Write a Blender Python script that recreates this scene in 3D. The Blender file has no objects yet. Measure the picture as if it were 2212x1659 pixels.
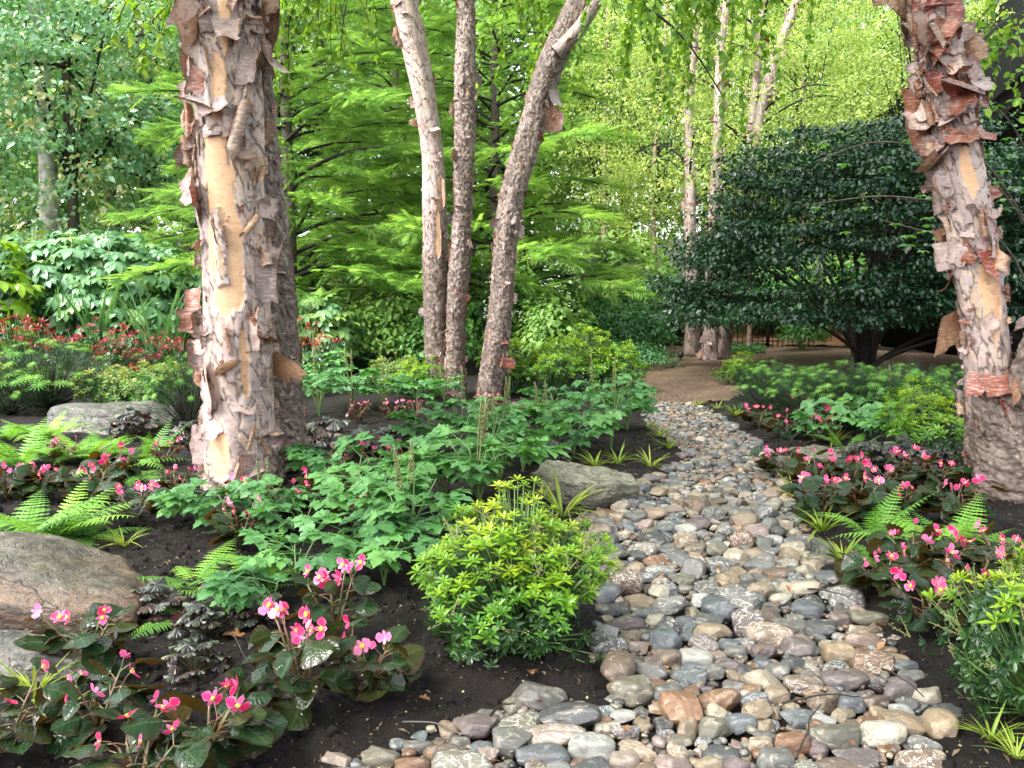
import bpy, math
import numpy as np
from mathutils import Vector, Matrix

# ------------------------------------------------------------------ camera, sky, sun, exposure
SC = bpy.context.scene
COL = SC.collection
H_CAM, PITCH, FPX = 1.35, math.radians(5.96), 1916.0      # FPX: focal length in the pixels the photo was measured in (2212 wide)
cam_d = bpy.data.cameras.new('camera'); cam = bpy.data.objects.new('camera', cam_d); COL.objects.link(cam)
cam.location = (0, 0, H_CAM); cam.rotation_euler = (math.pi/2 - PITCH, 0, 0)
cam_d.sensor_width = 36; cam_d.lens = 36*FPX/2212; cam_d.clip_start = .05; cam_d.clip_end = 400
SC.camera = cam
SUN_EL, SUN_AZ = math.radians(52), math.radians(-125)      # azimuth from +Y towards +X
w = bpy.data.worlds.new('World'); SC.world = w; w.use_nodes = True
nt = w.node_tree; nt.nodes.clear()
sky = nt.nodes.new('ShaderNodeTexSky'); sky.sky_type = 'NISHITA'; sky.sun_disc = False
sky.sun_elevation = SUN_EL; sky.sun_rotation = SUN_AZ; sky.air_density = 1.0; sky.dust_density = 4.0; sky.ozone_density = 1.0
hs = nt.nodes.new('ShaderNodeHueSaturation'); hs.inputs['Saturation'].default_value = .28; hs.inputs['Value'].default_value = 1.25
bg = nt.nodes.new('ShaderNodeBackground'); bg.inputs['Strength'].default_value = .15
wo = nt.nodes.new('ShaderNodeOutputWorld')
nt.links.new(sky.outputs[0], hs.inputs['Color']); nt.links.new(hs.outputs[0], bg.inputs[0]); nt.links.new(bg.outputs[0], wo.inputs[0])
sd = bpy.data.lights.new('sun', 'SUN'); so = bpy.data.objects.new('sun', sd); COL.objects.link(so)
sd.energy = 1.5; sd.angle = math.radians(17); sd.color = (1, .965, .9)
sdir = Vector((math.sin(SUN_AZ)*math.cos(SUN_EL), math.cos(SUN_AZ)*math.cos(SUN_EL), math.sin(SUN_EL)))
so.rotation_euler = sdir.to_track_quat('Z', 'Y').to_euler(); so.location = (0, 0, 30)
SC.view_settings.view_transform = 'Standard'; SC.view_settings.look = 'None'
SC.view_settings.exposure = 2.3; SC.view_settings.gamma = 1; SC.view_settings.use_curve_mapping = False
cy = SC.cycles
cy.use_denoising = True; cy.max_bounces = 12; cy.diffuse_bounces = 7; cy.glossy_bounces = 2; cy.transmission_bounces = 8
cy.transparent_max_bounces = 4; cy.caustics_reflective = False; cy.caustics_refractive = False; cy.sample_clamp_indirect = 6
cy.use_adaptive_sampling = True; cy.adaptive_threshold = .012

# ------------------------------------------------------------------ measuring helpers
CP, SP = math.cos(PITCH), math.sin(PITCH)
def ray(px, py):
    a, b = (px-1106)/FPX, (829.5-py)/FPX
    return np.array([a, CP + b*SP, -SP + b*CP])
def at(px, py, Y):                       # the point seen at that pixel of the photo at distance Y in front
    d = ray(px, py); return np.array([0, 0, H_CAM]) + d*(Y/d[1])
def gp(px, py, z=0.):                    # the point of the level z seen at that pixel
    d = ray(px, py); return np.array([0, 0, H_CAM]) + d*((z-H_CAM)/d[2])
RNG = np.random.default_rng(11)
def U(a, b, n=None): return RNG.uniform(a, b, n)

# ------------------------------------------------------------------ noise
def _h(i, s):
    with np.errstate(over='ignore'):
        h = (i[..., 0].astype(np.uint32)*np.uint32(374761393) + i[..., 1].astype(np.uint32)*np.uint32(668265263)
             + i[..., 2].astype(np.uint32)*np.uint32(2246822519) + np.uint32((s*3266489917) & 0xffffffff))
        h = (h ^ (h >> np.uint32(13)))*np.uint32(1274126177); h = (h ^ (h >> np.uint32(16)))*np.uint32(2654435761)
        return ((h ^ (h >> np.uint32(15))) & np.uint32(0xffffff)).astype(np.float64)/0xffffff
def vnoise(p, seed=0):                   # 3-D value noise, -1..1
    p = np.asarray(p, float); i = np.floor(p).astype(np.int64); f = p - i; f = f*f*(3-2*f)
    out = 0
    for dx in (0, 1):
        for dy in (0, 1):
            for dz in (0, 1):
                wt = (f[..., 0] if dx else 1-f[..., 0])*(f[..., 1] if dy else 1-f[..., 1])*(f[..., 2] if dz else 1-f[..., 2])
                out = out + wt*_h(i + np.array([dx, dy, dz]), seed)
    return out*2-1
def fbm(p, seed=0, o=4, lac=2.1, g=.5):
    r, a, p = 0, 1, np.asarray(p, float)
    for k in range(o): r = r + a*vnoise(p, seed+k*17); p = p*lac; a *= g
    return r
def cells(a, b, seed=0, jit=.9):         # 2-D Voronoi: cell random, distance to edge, second random
    ia, ib = np.floor(a).astype(np.int64), np.floor(b).astype(np.int64)
    d1 = np.full(a.shape, 9.); d2 = np.full(a.shape, 9.); r1 = np.zeros(a.shape); r2 = np.zeros(a.shape)
    for da in (-1, 0, 1):
        for db in (-1, 0, 1):
            c = np.stack([ia+da, ib+db, np.zeros_like(ia)], -1)
            x = ia+da+.5+jit*(_h(c, seed)-.5); y = ib+db+.5+jit*(_h(c, seed+1)-.5)
            d = np.hypot(a-x, b-y); n = d < d1
            d2 = np.where(n, d1, np.minimum(d2, d)); d1 = np.where(n, d, d1)
            r1 = np.where(n, _h(c, seed+2), r1); r2 = np.where(n, _h(c, seed+3), r2)
    return r1, d2-d1, r2

# ------------------------------------------------------------------ mesh collector
class MB:
    def __init__(s): s.V, s.F, s.L, s.n = [], [], [], 0
    def add(s, V, F, L):
        V = np.asarray(V, np.float32).reshape(-1, 3)
        L = np.broadcast_to(np.asarray(L, np.float32), V.shape)
        for f in F: s.F.append(np.asarray(f, np.int64) + s.n)
        s.V.append(V); s.L.append(L); s.n += len(V)
    def scatter(s, T, P, R, S, tint=None):
        V, F, L = T; P = np.asarray(P, float); N = len(P)
        if N == 0: return
        S = np.broadcast_to(np.asarray(S, float), (N,))
        out = np.einsum('nij,vj->nvi', R, V)*S[:, None, None] + P[:, None, :]
        LL = np.repeat(L[None], N, 0).copy()
        if tint is not None: LL[:, :, 2] += np.broadcast_to(tint, (N,))[:, None]
        off = (np.arange(N)*len(V))[:, None, None]
        for f in F: s.F.append(((f[None] + off).reshape(-1, f.shape[1])) + s.n)
        s.V.append(out.reshape(-1, 3).astype(np.float32)); s.L.append(LL.reshape(-1, 3).astype(np.float32)); s.n += N*len(V)
    def tube(s, pts, rad, k=6, tint=0., cap=True):
        pts = np.asarray(pts, float); n = len(pts); rad = np.broadcast_to(np.asarray(rad, float), (n,))
        t = np.gradient(pts, axis=0); t /= np.linalg.norm(t, axis=1)[:, None]+1e-9
        ref = np.array([1., 0, 0]) if abs(t[:, 0]).mean() < .8 else np.array([0, 1., 0])
        x = np.cross(t, ref); x /= np.linalg.norm(x, axis=1)[:, None]+1e-9; y = np.cross(t, x)
        a = np.arange(k)*2*np.pi/k
        V = pts[:, None] + rad[:, None, None]*(np.cos(a)[None, :, None]*x[:, None] + np.sin(a)[None, :, None]*y[:, None])
        i = np.arange(n-1)[:, None]*k; j = np.arange(k)[None]; jn = (j+1) % k
        F = [np.stack([i+j, i+jn, i+k+jn, i+k+j], -1).reshape(-1, 4)]
        L = np.zeros((n, k, 3)); L[..., 0] = np.linspace(-1, 1, k)[None]; L[..., 1] = np.linspace(0, 1, n)[:, None]; L[..., 2] = tint
        if cap: F.append(np.array([[(n-1)*k+q for q in range(k)]]))
        s.add(V.reshape(-1, 3), F, L.reshape(-1, 3))
    def grid(s, V, L=None, loop=False):   # V (n,m,3)
        n, m = V.shape[:2]
        i = np.arange(n-1)[:, None]*m; j = np.arange(m if loop else m-1)[None]; jn = (j+1) % m
        F = [np.stack([i+j, i+jn, i+m+jn, i+m+j], -1).reshape(-1, 4)]
        s.add(V.reshape(-1, 3), F, np.zeros((n*m, 3)) if L is None else L.reshape(-1, 3))
    def merge(s, o):
        for V, L in zip(o.V, o.L): s.V.append(V); s.L.append(L)
        for f in o.F: s.F.append(f+s.n)
        s.n += o.n
    def tmpl(s): return np.concatenate(s.V), s.F, np.concatenate(s.L)
    def mesh(s, name, mat, smooth=True):
        me = bpy.data.meshes.new(name)
        V = np.concatenate(s.V).astype(np.float32); me.vertices.add(len(V)); me.vertices.foreach_set('co', V.ravel())
        tot = np.concatenate([np.full(len(f), f.shape[1]) for f in s.F]); idx = np.concatenate([f.ravel() for f in s.F])
        st = np.concatenate([[0], np.cumsum(tot)[:-1]])
        me.loops.add(len(idx)); me.loops.foreach_set('vertex_index', idx.astype(np.int32))
        me.polygons.add(len(tot)); me.polygons.foreach_set('loop_start', st.astype(np.int32))
        if smooth: me.polygons.foreach_set('use_smooth', np.ones(len(tot), bool))
        at_ = me.attributes.new('lf', 'FLOAT_VECTOR', 'POINT'); at_.data.foreach_set('vector', np.concatenate(s.L).astype(np.float32).ravel())
        me.update(calc_edges=True); me.materials.append(mat)
        return me

def norm(v): return v/(np.linalg.norm(v, axis=-1, keepdims=True)+1e-9)
def frames(d, n):                         # local Y along d, local Z towards n
    y = norm(np.asarray(d, float)); n = np.broadcast_to(np.asarray(n, float), y.shape)
    x = norm(np.cross(y, n + 1e-6)); z = np.cross(x, y)
    return np.stack([x, y, z], -1)
def rdir(n, zs=1.):
    v = RNG.normal(size=(n, 3)); v[:, 2] *= zs; return norm(v)

# ------------------------------------------------------------------ leaf shapes (base at origin, length 1 along +Y, face up +Z)
def leaf(n=4, w=.3, peak=.45, fold=.15, droop=.15, serr=0., cols=3, asym=0., tipw=0., cup=0., ex=.85):
    v = np.linspace(0, 1, n+1); p = math.log(.5)/math.log(peak)
    hw = w*np.sin(np.pi*np.clip(v, 0, 1)**p)**ex + tipw*(v > .99)
    hw[0] = max(hw[0], .012); hw[-1] = max(hw[-1], .004)
    if serr: hw = hw*(1 + serr*np.where(np.arange(n+1) % 2 == 0, -1, 1)*(hw > .02))
    u = np.linspace(-1, 1, cols)
    V = np.zeros((n+1, cols, 3)); L = np.zeros((n+1, cols, 3))
    k = 1 + asym*u[None]*np.clip(1.2-v, 0, 1)[:, None]
    V[..., 0] = hw[:, None]*u[None]*k
    V[..., 1] = v[:, None] - (np.abs(u)[None]*serr*.25/n if serr else 0)
    V[..., 2] = fold*hw[:, None]*np.abs(u)[None] - droop*v[:, None]**2 - cup*hw[:, None]*u[None]**2
    L[..., 0] = u[None]; L[..., 1] = v[:, None]
    m = MB(); m.grid(V, L); return m.tmpl()
def leaf2(w=.3, fold=.3, droop=.12):      # two triangles, for far foliage
    V = np.array([[0, 0, 0], [-w, .42, fold*w], [w, .42, fold*w], [0, 1, -droop]])
    L = np.array([[0, 0, 0], [-1, .4, 0], [1, .4, 0], [0, 1, 0.]])
    return V, [np.array([[0, 2, 3], [0, 3, 1]])], L
def lobed(nl=5, depth=.25, segs=30, cup=.12, ruffle=.05):     # round lobed leaf, stalk at origin
    a = np.linspace(-np.pi*.93, np.pi*.93, segs); r = .5*(1 + depth*np.cos(a*nl)*np.sign(1) + .06*np.cos(a*nl*3))
    rings = [.0, .5, 1.]; V = np.zeros((3, segs, 3)); L = np.zeros((3, segs, 3))
    for i, q in enumerate(rings):
        V[i, :, 0] = r*q*np.sin(a); V[i, :, 1] = r*q*np.cos(a)+.12
        V[i, :, 2] = -cup*q*q + ruffle*q*np.sin(a*nl*2+1)
        L[i, :, 0] = a/np.pi; L[i, :, 1] = q
    V[0, :, 1] = .05
    m = MB(); m.grid(V, L); return m.tmpl()

# ------------------------------------------------------------------ objects
def link(name, data, parent=None):
    o = bpy.data.objects.new(name, data); COL.objects.link(o)
    if parent is not None: o.parent = parent
    return o
def tag(o, label, cat, group=None):
    o['label'] = label; o['category'] = cat
    if group: o['group'] = group
    return o
def struct(name, me, kind='structure'):
    o = link(name, me); o['kind'] = kind; return o
def thing(name, label, cat, loc, rz=0, sc=1., group=None, parts=()):
    e = link(name, None); e.location = tuple(float(q) for q in loc); e.rotation_euler = (0, 0, rz); e.scale = (sc,)*3 if np.isscalar(sc) else sc
    e.empty_display_size = .05
    tag(e, label, cat, group)
    for p in parts: part(p, e)
    return e
def part(p, parent):                       # p = (name, mesh[, matrix[, subparts]])
    o = link(p[0], p[1], parent)
    if p[0] in ('new_growth', 'twigs'): o['kind'] = 'stuff'
    if len(p) > 2 and p[2] is not None: o.matrix_local = p[2]
    if len(p) > 3:
        for q in p[3]: part(q, o)
    return o

# ------------------------------------------------------------------ materials
def newmat(name):
    m = bpy.data.materials.new(name); m.use_nodes = True; t = m.node_tree; t.nodes.clear()
    out = t.nodes.new('ShaderNodeOutputMaterial'); return m, t, out
def N(t, kind, **kw):
    n = t.nodes.new('ShaderNode'+kind)
    for k, v in kw.items():
        if k in n.inputs: n.inputs[k].default_value = v
        else: setattr(n, k, v)
    return n
def ramp(t, stops, fac=None, interp='LINEAR'):
    r = t.nodes.new('ShaderNodeValToRGB'); e = r.color_ramp.elements; r.color_ramp.interpolation = interp
    while len(e) < len(stops): e.new(.5)
    for q, (p, c) in zip(e, stops): q.position = p; q.color = (*c, 1)
    if fac is not None: t.links.new(fac, r.inputs[0])
    return r
def mth(t, op, a, b=None, clamp=False):
    n = t.nodes.new('ShaderNodeMath'); n.operation = op; n.use_clamp = clamp
    for i, q in enumerate((a, b)):
        if q is None: continue
        if isinstance(q, (int, float)): n.inputs[i].default_value = q
        else: t.links.new(q, n.inputs[i])
    return n.outputs[0]
def mix(t, a, b, f, mode='MIX'):
    n = t.nodes.new('ShaderNodeMix'); n.data_type = 'RGBA'; n.blend_type = mode; n.clamp_factor = True
    for s_, q in ((n.inputs[6], a), (n.inputs[7], b), (n.inputs[0], f)):
        if isinstance(q, (int, float)): s_.default_value = q
        elif isinstance(q, tuple): s_.default_value = (*q, 1)
        else: t.links.new(q, s_)
    return n.outputs[2]
def lf(t):
    a = N(t, 'Attribute', attribute_name='lf'); s = N(t, 'SeparateXYZ'); t.links.new(a.outputs['Vector'], s.inputs[0]); return s.outputs
def objco(t, scale=1., vec=None):
    c = N(t, 'TexCoord'); return c.outputs['Object']
def leafmat(name, stops, trans=.35, tcol=(1.5, 1.45, .5), rough=.45, spec=.5, back=None, vein=0., vary=.25, wet=0., edge=None):
    m, t, out = newmat(name); u, v, z = lf(t)
    oi = N(t, 'ObjectInfo'); f = mth(t, 'ADD', z, mth(t, 'MULTIPLY', mth(t, 'SUBTRACT', oi.outputs['Random'], .5), vary), True)
    c = ramp(t, stops, f).outputs[0]
    if edge is not None:
        c = mix(t, c, edge, mth(t, 'MULTIPLY', mth(t, 'POWER', mth(t, 'ABSOLUTE', u), 5.), .8))
    if vein:
        au = mth(t, 'ABSOLUTE', u)
        mid = mth(t, 'LESS_THAN', au, .06)
        c = mix(t, c, mix(t, c, (.35, .5, .15), .5), mth(t, 'MULTIPLY', mid, vein))
    if back is not None:
        g = N(t, 'NewGeometry'); c = mix(t, c, back, mth(t, 'MULTIPLY', g.outputs['Backfacing'], .85))
    no = N(t, 'TexNoise', Scale=35., Detail=2.); t.links.new(N(t, 'TexCoord').outputs['Object'], no.inputs['Vector'])
    c = mix(t, c, mix(t, c, (.02, .02, .01), .45), mth(t, 'MULTIPLY', no.outputs[0], .5))
    b = N(t, 'BsdfPrincipled', Roughness=rough); b.inputs['Specular IOR Level'].default_value = spec
    t.links.new(c, b.inputs['Base Color'])
    if wet or vein:
        bp = N(t, 'Bump', Strength=.5 if wet == 2 else .25, Distance=.004 if wet == 2 else .002)
        h = N(t, 'TexNoise', Scale=90. if wet else 40., Detail=1.); t.links.new(N(t, 'TexCoord').outputs['Object'], h.inputs['Vector'])
        hh = h.outputs[0]
        if vein:
            wv = mth(t, 'SINE', mth(t, 'ADD', mth(t, 'MULTIPLY', v, 38.), mth(t, 'MULTIPLY', mth(t, 'ABSOLUTE', u), -9.)))
            hh = mth(t, 'ADD', hh, mth(t, 'MULTIPLY', wv, .12))
        t.links.new(hh, bp.inputs['Height']); t.links.new(bp.outputs[0], b.inputs['Normal'])
    if trans:
        tr = N(t, 'BsdfTranslucent'); t.links.new(mix(t, c, tcol, 1., 'MULTIPLY'), tr.inputs[0])
        ms = N(t, 'MixShader'); ms.inputs[0].default_value = trans
        t.links.new(b.outputs[0], ms.inputs[1]); t.links.new(tr.outputs[0], ms.inputs[2]); t.links.new(ms.outputs[0], out.inputs[0])
    else: t.links.new(b.outputs[0], out.inputs[0])
    return m
def plain(name, col, rough=.6, var=.3, scale=20., bump=.2, spec=.5, col2=None):
    m, t, out = newmat(name); b = N(t, 'BsdfPrincipled', Roughness=rough); b.inputs['Specular IOR Level'].default_value = spec
    no = N(t, 'TexNoise', Scale=scale, Detail=5.); t.links.new(N(t, 'TexCoord').outputs['Object'], no.inputs['Vector'])
    c2 = col2 or tuple(q*(1-var) for q in col)
    r = ramp(t, [(.35, col), (.65, c2)], no.outputs[0]); t.links.new(r.outputs[0], b.inputs['Base Color'])
    bp = N(t, 'Bump', Strength=bump, Distance=.01); t.links.new(no.outputs[0], bp.inputs['Height']); t.links.new(bp.outputs[0], b.inputs['Normal'])
    t.links.new(b.outputs[0], out.inputs[0]); return m

M = {}
M['begonia'] = leafmat('begonia leaf', [(0, (.009, .03, .012)), (.5, (.014, .04, .014)), (.75, (.03, .04, .011)), (1, (.05, .026, .01))], .22, (2.6, 1.5, .4), .16, .3, back=(.05, .036, .011), vein=.12, wet=2, edge=(.04, .014, .008))
M['bronze'] = leafmat('bronze begonia leaf', [(0, (.05, .018, .012)), (1, (.09, .025, .018))], .25, (2, 1., .5), .3, .5, wet=1)
M['begstem'] = plain('begonia stem', (.06, .085, .025), .4, col2=(.12, .04, .02))
M['pink'] = leafmat('pink petal', [(0, (.6, .008, .085)), (.5, (.72, .035, .19)), (1, (.82, .24, .46))], .25, (1.1, .8, .9), .4, .4, vary=.5, edge=(.8, .3, .48))
M['yellow'] = plain('yellow flower centre', (.85, .55, .06), .5)
M['fern'] = leafmat('fern frond', [(0, (.08, .21, .035)), (.5, (.15, .34, .05)), (1, (.25, .46, .06))], .35, (1.4, 1.4, .5), .5, .3, vary=.6)
M['darkfern'] = leafmat('dark fern frond', [(0, (.02, .07, .03)), (1, (.04, .13, .045))], .3, (1.4, 1.4, .6), .5, .3)
M['bane'] = leafmat('baneberry leaf', [(0, (.045, .14, .05)), (.5, (.08, .22, .07)), (1, (.13, .31, .08))], .3, (1.3, 1.4, .5), .45, .4, vein=.5, vary=.4)
M['spike'] = plain('bud spike', (.09, .13, .035), .6, col2=(.16, .14, .05))
M['greenstem'] = plain('green stem', (.09, .17, .04), .5)
M['heuchera'] = leafmat('purple lobed leaf', [(0, (.012, .015, .014)), (.5, (.028, .032, .028)), (.75, (.03, .013, .013)), (1, (.045, .011, .013))], .15, (2., .8, .6), .38, .5, back=(.07, .018, .022), vein=.3, wet=1)
M['lime'] = leafmat('lime new leaves', [(0, (.05, .16, .015)), (.35, (.16, .33, .02)), (.7, (.34, .46, .025)), (.93, (.46, .48, .05)), (1, (.5, .28, .07))], .35, (1.3, 1.25, .5), .35, .45, vary=.15)
M['piedark'] = leafmat('dark glossy leaves', [(0, (.012, .04, .014)), (.6, (.025, .075, .02)), (1, (.06, .14, .025))], .2, (1.4, 1.4, .5), .28, .5)
M['red'] = leafmat('red new leaves', [(0, (.13, .008, .02)), (.6, (.24, .016, .03)), (1, (.3, .06, .045))], .3, (1.6, .9, .7), .35, .5)
M['olive'] = leafmat('olive leaves', [(0, (.1, .16, .04)), (.6, (.22, .28, .07)), (1, (.4, .38, .14))], .3, (1.3, 1.3, .6), .5, .3)
M['grass'] = leafmat('striped grass', [(0, (.14, .24, .03)), (1, (.4, .45, .07))], .35, (1.2, 1.2, .5), .45, .3, vary=.3)
M['strap'] = leafmat('strap leaves', [(0, (.06, .16, .06)), (1, (.16, .3, .12))], .3, (1.2, 1.3, .6), .4, .5)
M['yew'] = leafmat('yew needles', [(0, (.008, .03, .01)), (1, (.016, .055, .016))], .15, (1.3, 1.3, .5), .4, .4)
M['yewtip'] = leafmat('yew young tips', [(0, (.08, .24, .035)), (1, (.21, .42, .07))], .3, (1.3, 1.3, .5), .45, .3)
M['redwood'] = leafmat('feathery needles', [(0, (.09, .21, .05)), (.5, (.17, .34, .07)), (1, (.28, .46, .1))], .58, (1.25, 1.2, .75), .6, .2, vary=.2)
M['birchleaf'] = leafmat('birch leaf', [(0, (.11, .25, .03)), (.5, (.21, .39, .05)), (1, (.36, .5, .08))], .52, (1.4, 1.3, .5), .45, .4, vary=.1)
M['limeleaf'] = leafmat('far birch leaf', [(0, (.2, .33, .08)), (.5, (.33, .46, .12)), (1, (.48, .57, .18))], .5, (1.25, 1.2, .65), .5, .3, vary=.2)
M['wood1'] = leafmat('maple leaf', [(0, (.13, .29, .16)), (.6, (.22, .42, .24)), (.93, (.32, .5, .26)), (1, (.6, .55, .25))], .45, (1.3, 1.35, .6), .25, .8, vary=.2)  # greens raised pale, standing in for sky sheen on wet leaves
M['wood2'] = leafmat('woodland leaf', [(0, (.12, .25, .06)), (1, (.24, .41, .09))], .48, (1.3, 1.25, .65), .5, .35, vary=.35)
M['buckeye'] = leafmat('palmate leaf', [(0, (.09, .22, .1)), (.6, (.14, .3, .14)), (1, (.28, .42, .09))], .35, (1.2, 1.3, .6), .4, .55, vein=.4)
M['darkshrub'] = leafmat('dark shrub leaf', [(0, (.006, .026, .013)), (.7, (.012, .046, .02)), (1, (.03, .1, .026))], .2, (1.3, 1.4, .6), .34, .4)
M['shrub'] = leafmat('shrub leaf', [(0, (.05, .15, .035)), (.6, (.1, .25, .06)), (1, (.18, .35, .07))], .4, (1.4, 1.4, .5), .4, .45, vary=.5)
M['rhodo'] = leafmat('whorled glossy leaf', [(0, (.04, .1, .04)), (.7, (.1, .18, .06)), (1, (.4, .42, .2))], .2, (1.3, 1.3, .6), .3, .6, vary=.3)
M['nandina'] = leafmat('fine blue green leaf', [(0, (.07, .22, .09)), (1, (.15, .34, .14))], .4, (1.3, 1.3, .6), .5, .3, vary=.3)
M['cover'] = leafmat('ground cover leaf', [(0, (.04, .12, .045)), (1, (.1, .22, .07))], .3, (1.3, 1.3, .5), .5, .3)
M['white'] = leafmat('white bract', [(0, (.75, .78, .7)), (1, (.85, .86, .8))], .3, (1, 1, 1), .5, .3)
M['deadleaf'] = leafmat('dead leaf', [(0, (.16, .07, .03)), (1, (.35, .17, .07))], .2, (1.2, 1, .7), .5, .4)
M['bark'] = plain('dark limb bark', (.022, .018, .014), .8, .5, 30., .6, .3)
M['greybark'] = plain('grey brown bark', (.11, .09, .07), .8, .5, 25., .8, .3)
M['iron'] = plain('black iron', (.012, .012, .013), .4, .2)
M['twig'] = plain('dark wet twig', (.02, .014, .011), .35)
M['roof'] = plain('dark shingles', (.006, .006, .0057), .9, .5, 12., .2, .04)
M['wall'] = plain('brown siding', (.007, .0055, .0045), .9, .4, 8., .2, .04)

def barkmat():                              # lf = (edge, plate random, zone 0 rough .. 1 smooth .. 2 fresh)
    m, t, out = newmat('peeling birch bark'); e, r, z = lf(t)
    tc = N(t, 'TexCoord').outputs['Object']
    mp = N(t, 'Mapping'); mp.inputs['Scale'].default_value = (7, 7, 30); t.links.new(tc, mp.inputs['Vector'])
    n1 = N(t, 'TexNoise', Scale=1.4, Detail=5., Roughness=.65); t.links.new(mp.outputs[0], n1.inputs['Vector'])
    n2 = N(t, 'TexNoise', Scale=26., Detail=4., Roughness=.7); t.links.new(tc, n2.inputs['Vector'])
    smooth = ramp(t, [(0, (.36, .275, .26)), (.25, (.28, .21, .21)), (.5, (.44, .325, .265)), (.72, (.33, .285, .29)), (.9, (.4, .28, .18)), (1, (.2, .13, .1))], r).outputs[0]
    rough = ramp(t, [(0, (.05, .036, .028)), (.4, (.095, .068, .053)), (.7, (.145, .107, .088)), (.9, (.22, .175, .155)), (1, (.17, .08, .042))], r).outputs[0]
    c = mix(t, rough, smooth, mth(t, 'MINIMUM', z, 1., True))
    fresh = ramp(t, [(.3, (.6, .385, .235)), (.7, (.5, .27, .14))], n1.outputs[0]).outputs[0]
    c = mix(t, c, fresh, mth(t, 'SUBTRACT', z, 1., True))
    c = mix(t, c, mix(t, c, (.07, .045, .035), .6), ramp(t, [(.56, (0, 0, 0)), (.7, (1, 1, 1))], n2.outputs[0]).outputs[0])
    c = mix(t, c, mix(t, c, (.6, .5, .45), .35), ramp(t, [(.55, (0, 0, 0)), (.75, (1, 1, 1))], n1.outputs[0]).outputs[0])
    c = mix(t, (.045, .022, .014), c, ramp(t, [(.0, (0, 0, 0)), (.05, (.3, .3, .3)), (.2, (1, 1, 1))], e).outputs[0])
    b = N(t, 'BsdfPrincipled', Roughness=.6); t.links.new(c, b.inputs['Base Color'])
    bp = N(t, 'Bump', Strength=.45, Distance=.007); t.links.new(mth(t, 'ADD', n2.outputs[0], mth(t, 'MULTIPLY', n1.outputs[0], .6)), bp.inputs['Height'])
    t.links.new(bp.outputs[0], b.inputs['Normal']); t.links.new(b.outputs[0], out.inputs[0]); return m
M['birch'] = barkmat()
def peelmat():                              # outer face and inner face of a curl of bark
    m, t, out = newmat('bark curl'); u, v, r = lf(t)
    tc = N(t, 'TexCoord').outputs['Object']
    mp = N(t, 'Mapping'); mp.inputs['Scale'].default_value = (12, 12, 70); t.links.new(tc, mp.inputs['Vector'])
    n1 = N(t, 'TexNoise', Scale=1.6, Detail=4., Roughness=.6); t.links.new(mp.outputs[0], n1.inputs['Vector'])
    outer = ramp(t, [(0, (.1, .07, .07)), (.2, (.25, .175, .165)), (.42, (.38, .28, .265)), (.58, (.47, .345, .3)), (.7, (.22, .12, .09)), (.88, (.25, .075, .04)), (1, (.22, .04, .028))], r).outputs[0]
    inner = ramp(t, [(0, (.2, .12, .08)), (.4, (.36, .22, .13)), (.7, (.3, .13, .06)), (1, (.22, .06, .03))], r).outputs[0]
    g = N(t, 'NewGeometry'); c = mix(t, inner, outer, g.outputs['Backfacing'])
    rim = mth(t, 'POWER', mth(t, 'MAXIMUM', mth(t, 'ABSOLUTE', u), v), 7.); c = mix(t, c, mix(t, c, (.06, .035, .025), .7), rim)
    c = mix(t, c, mix(t, c, (.6, .48, .44), .5), ramp(t, [(.5, (0, 0, 0)), (.66, (1, 1, 1))], n1.outputs[0]).outputs[0])
    n2 = N(t, 'TexNoise', Scale=40., Detail=3.); t.links.new(tc, n2.inputs['Vector'])
    c = mix(t, c, mix(t, c, (.05, .03, .025), .6), ramp(t, [(.5, (0, 0, 0)), (.72, (1, 1, 1))], n2.outputs[0]).outputs[0])
    b = N(t, 'BsdfPrincipled', Roughness=.42); t.links.new(c, b.inputs['Base Color'])
    bp = N(t, 'Bump', Strength=.4, Distance=.006); t.links.new(mth(t, 'ADD', n1.outputs[0], n2.outputs[0]), bp.inputs['Height']); t.links.new(bp.outputs[0], b.inputs['Normal'])
    tr = N(t, 'BsdfTranslucent'); t.links.new(mix(t, c, (1.2, .7, .4), 1., 'MULTIPLY'), tr.inputs[0])
    ms = N(t, 'MixShader'); ms.inputs[0].default_value = .12; t.links.new(b.outputs[0], ms.inputs[1]); t.links.new(tr.outputs[0], ms.inputs[2])
    t.links.new(ms.outputs[0], out.inputs[0]); return m
M['peel'] = peelmat()
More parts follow.
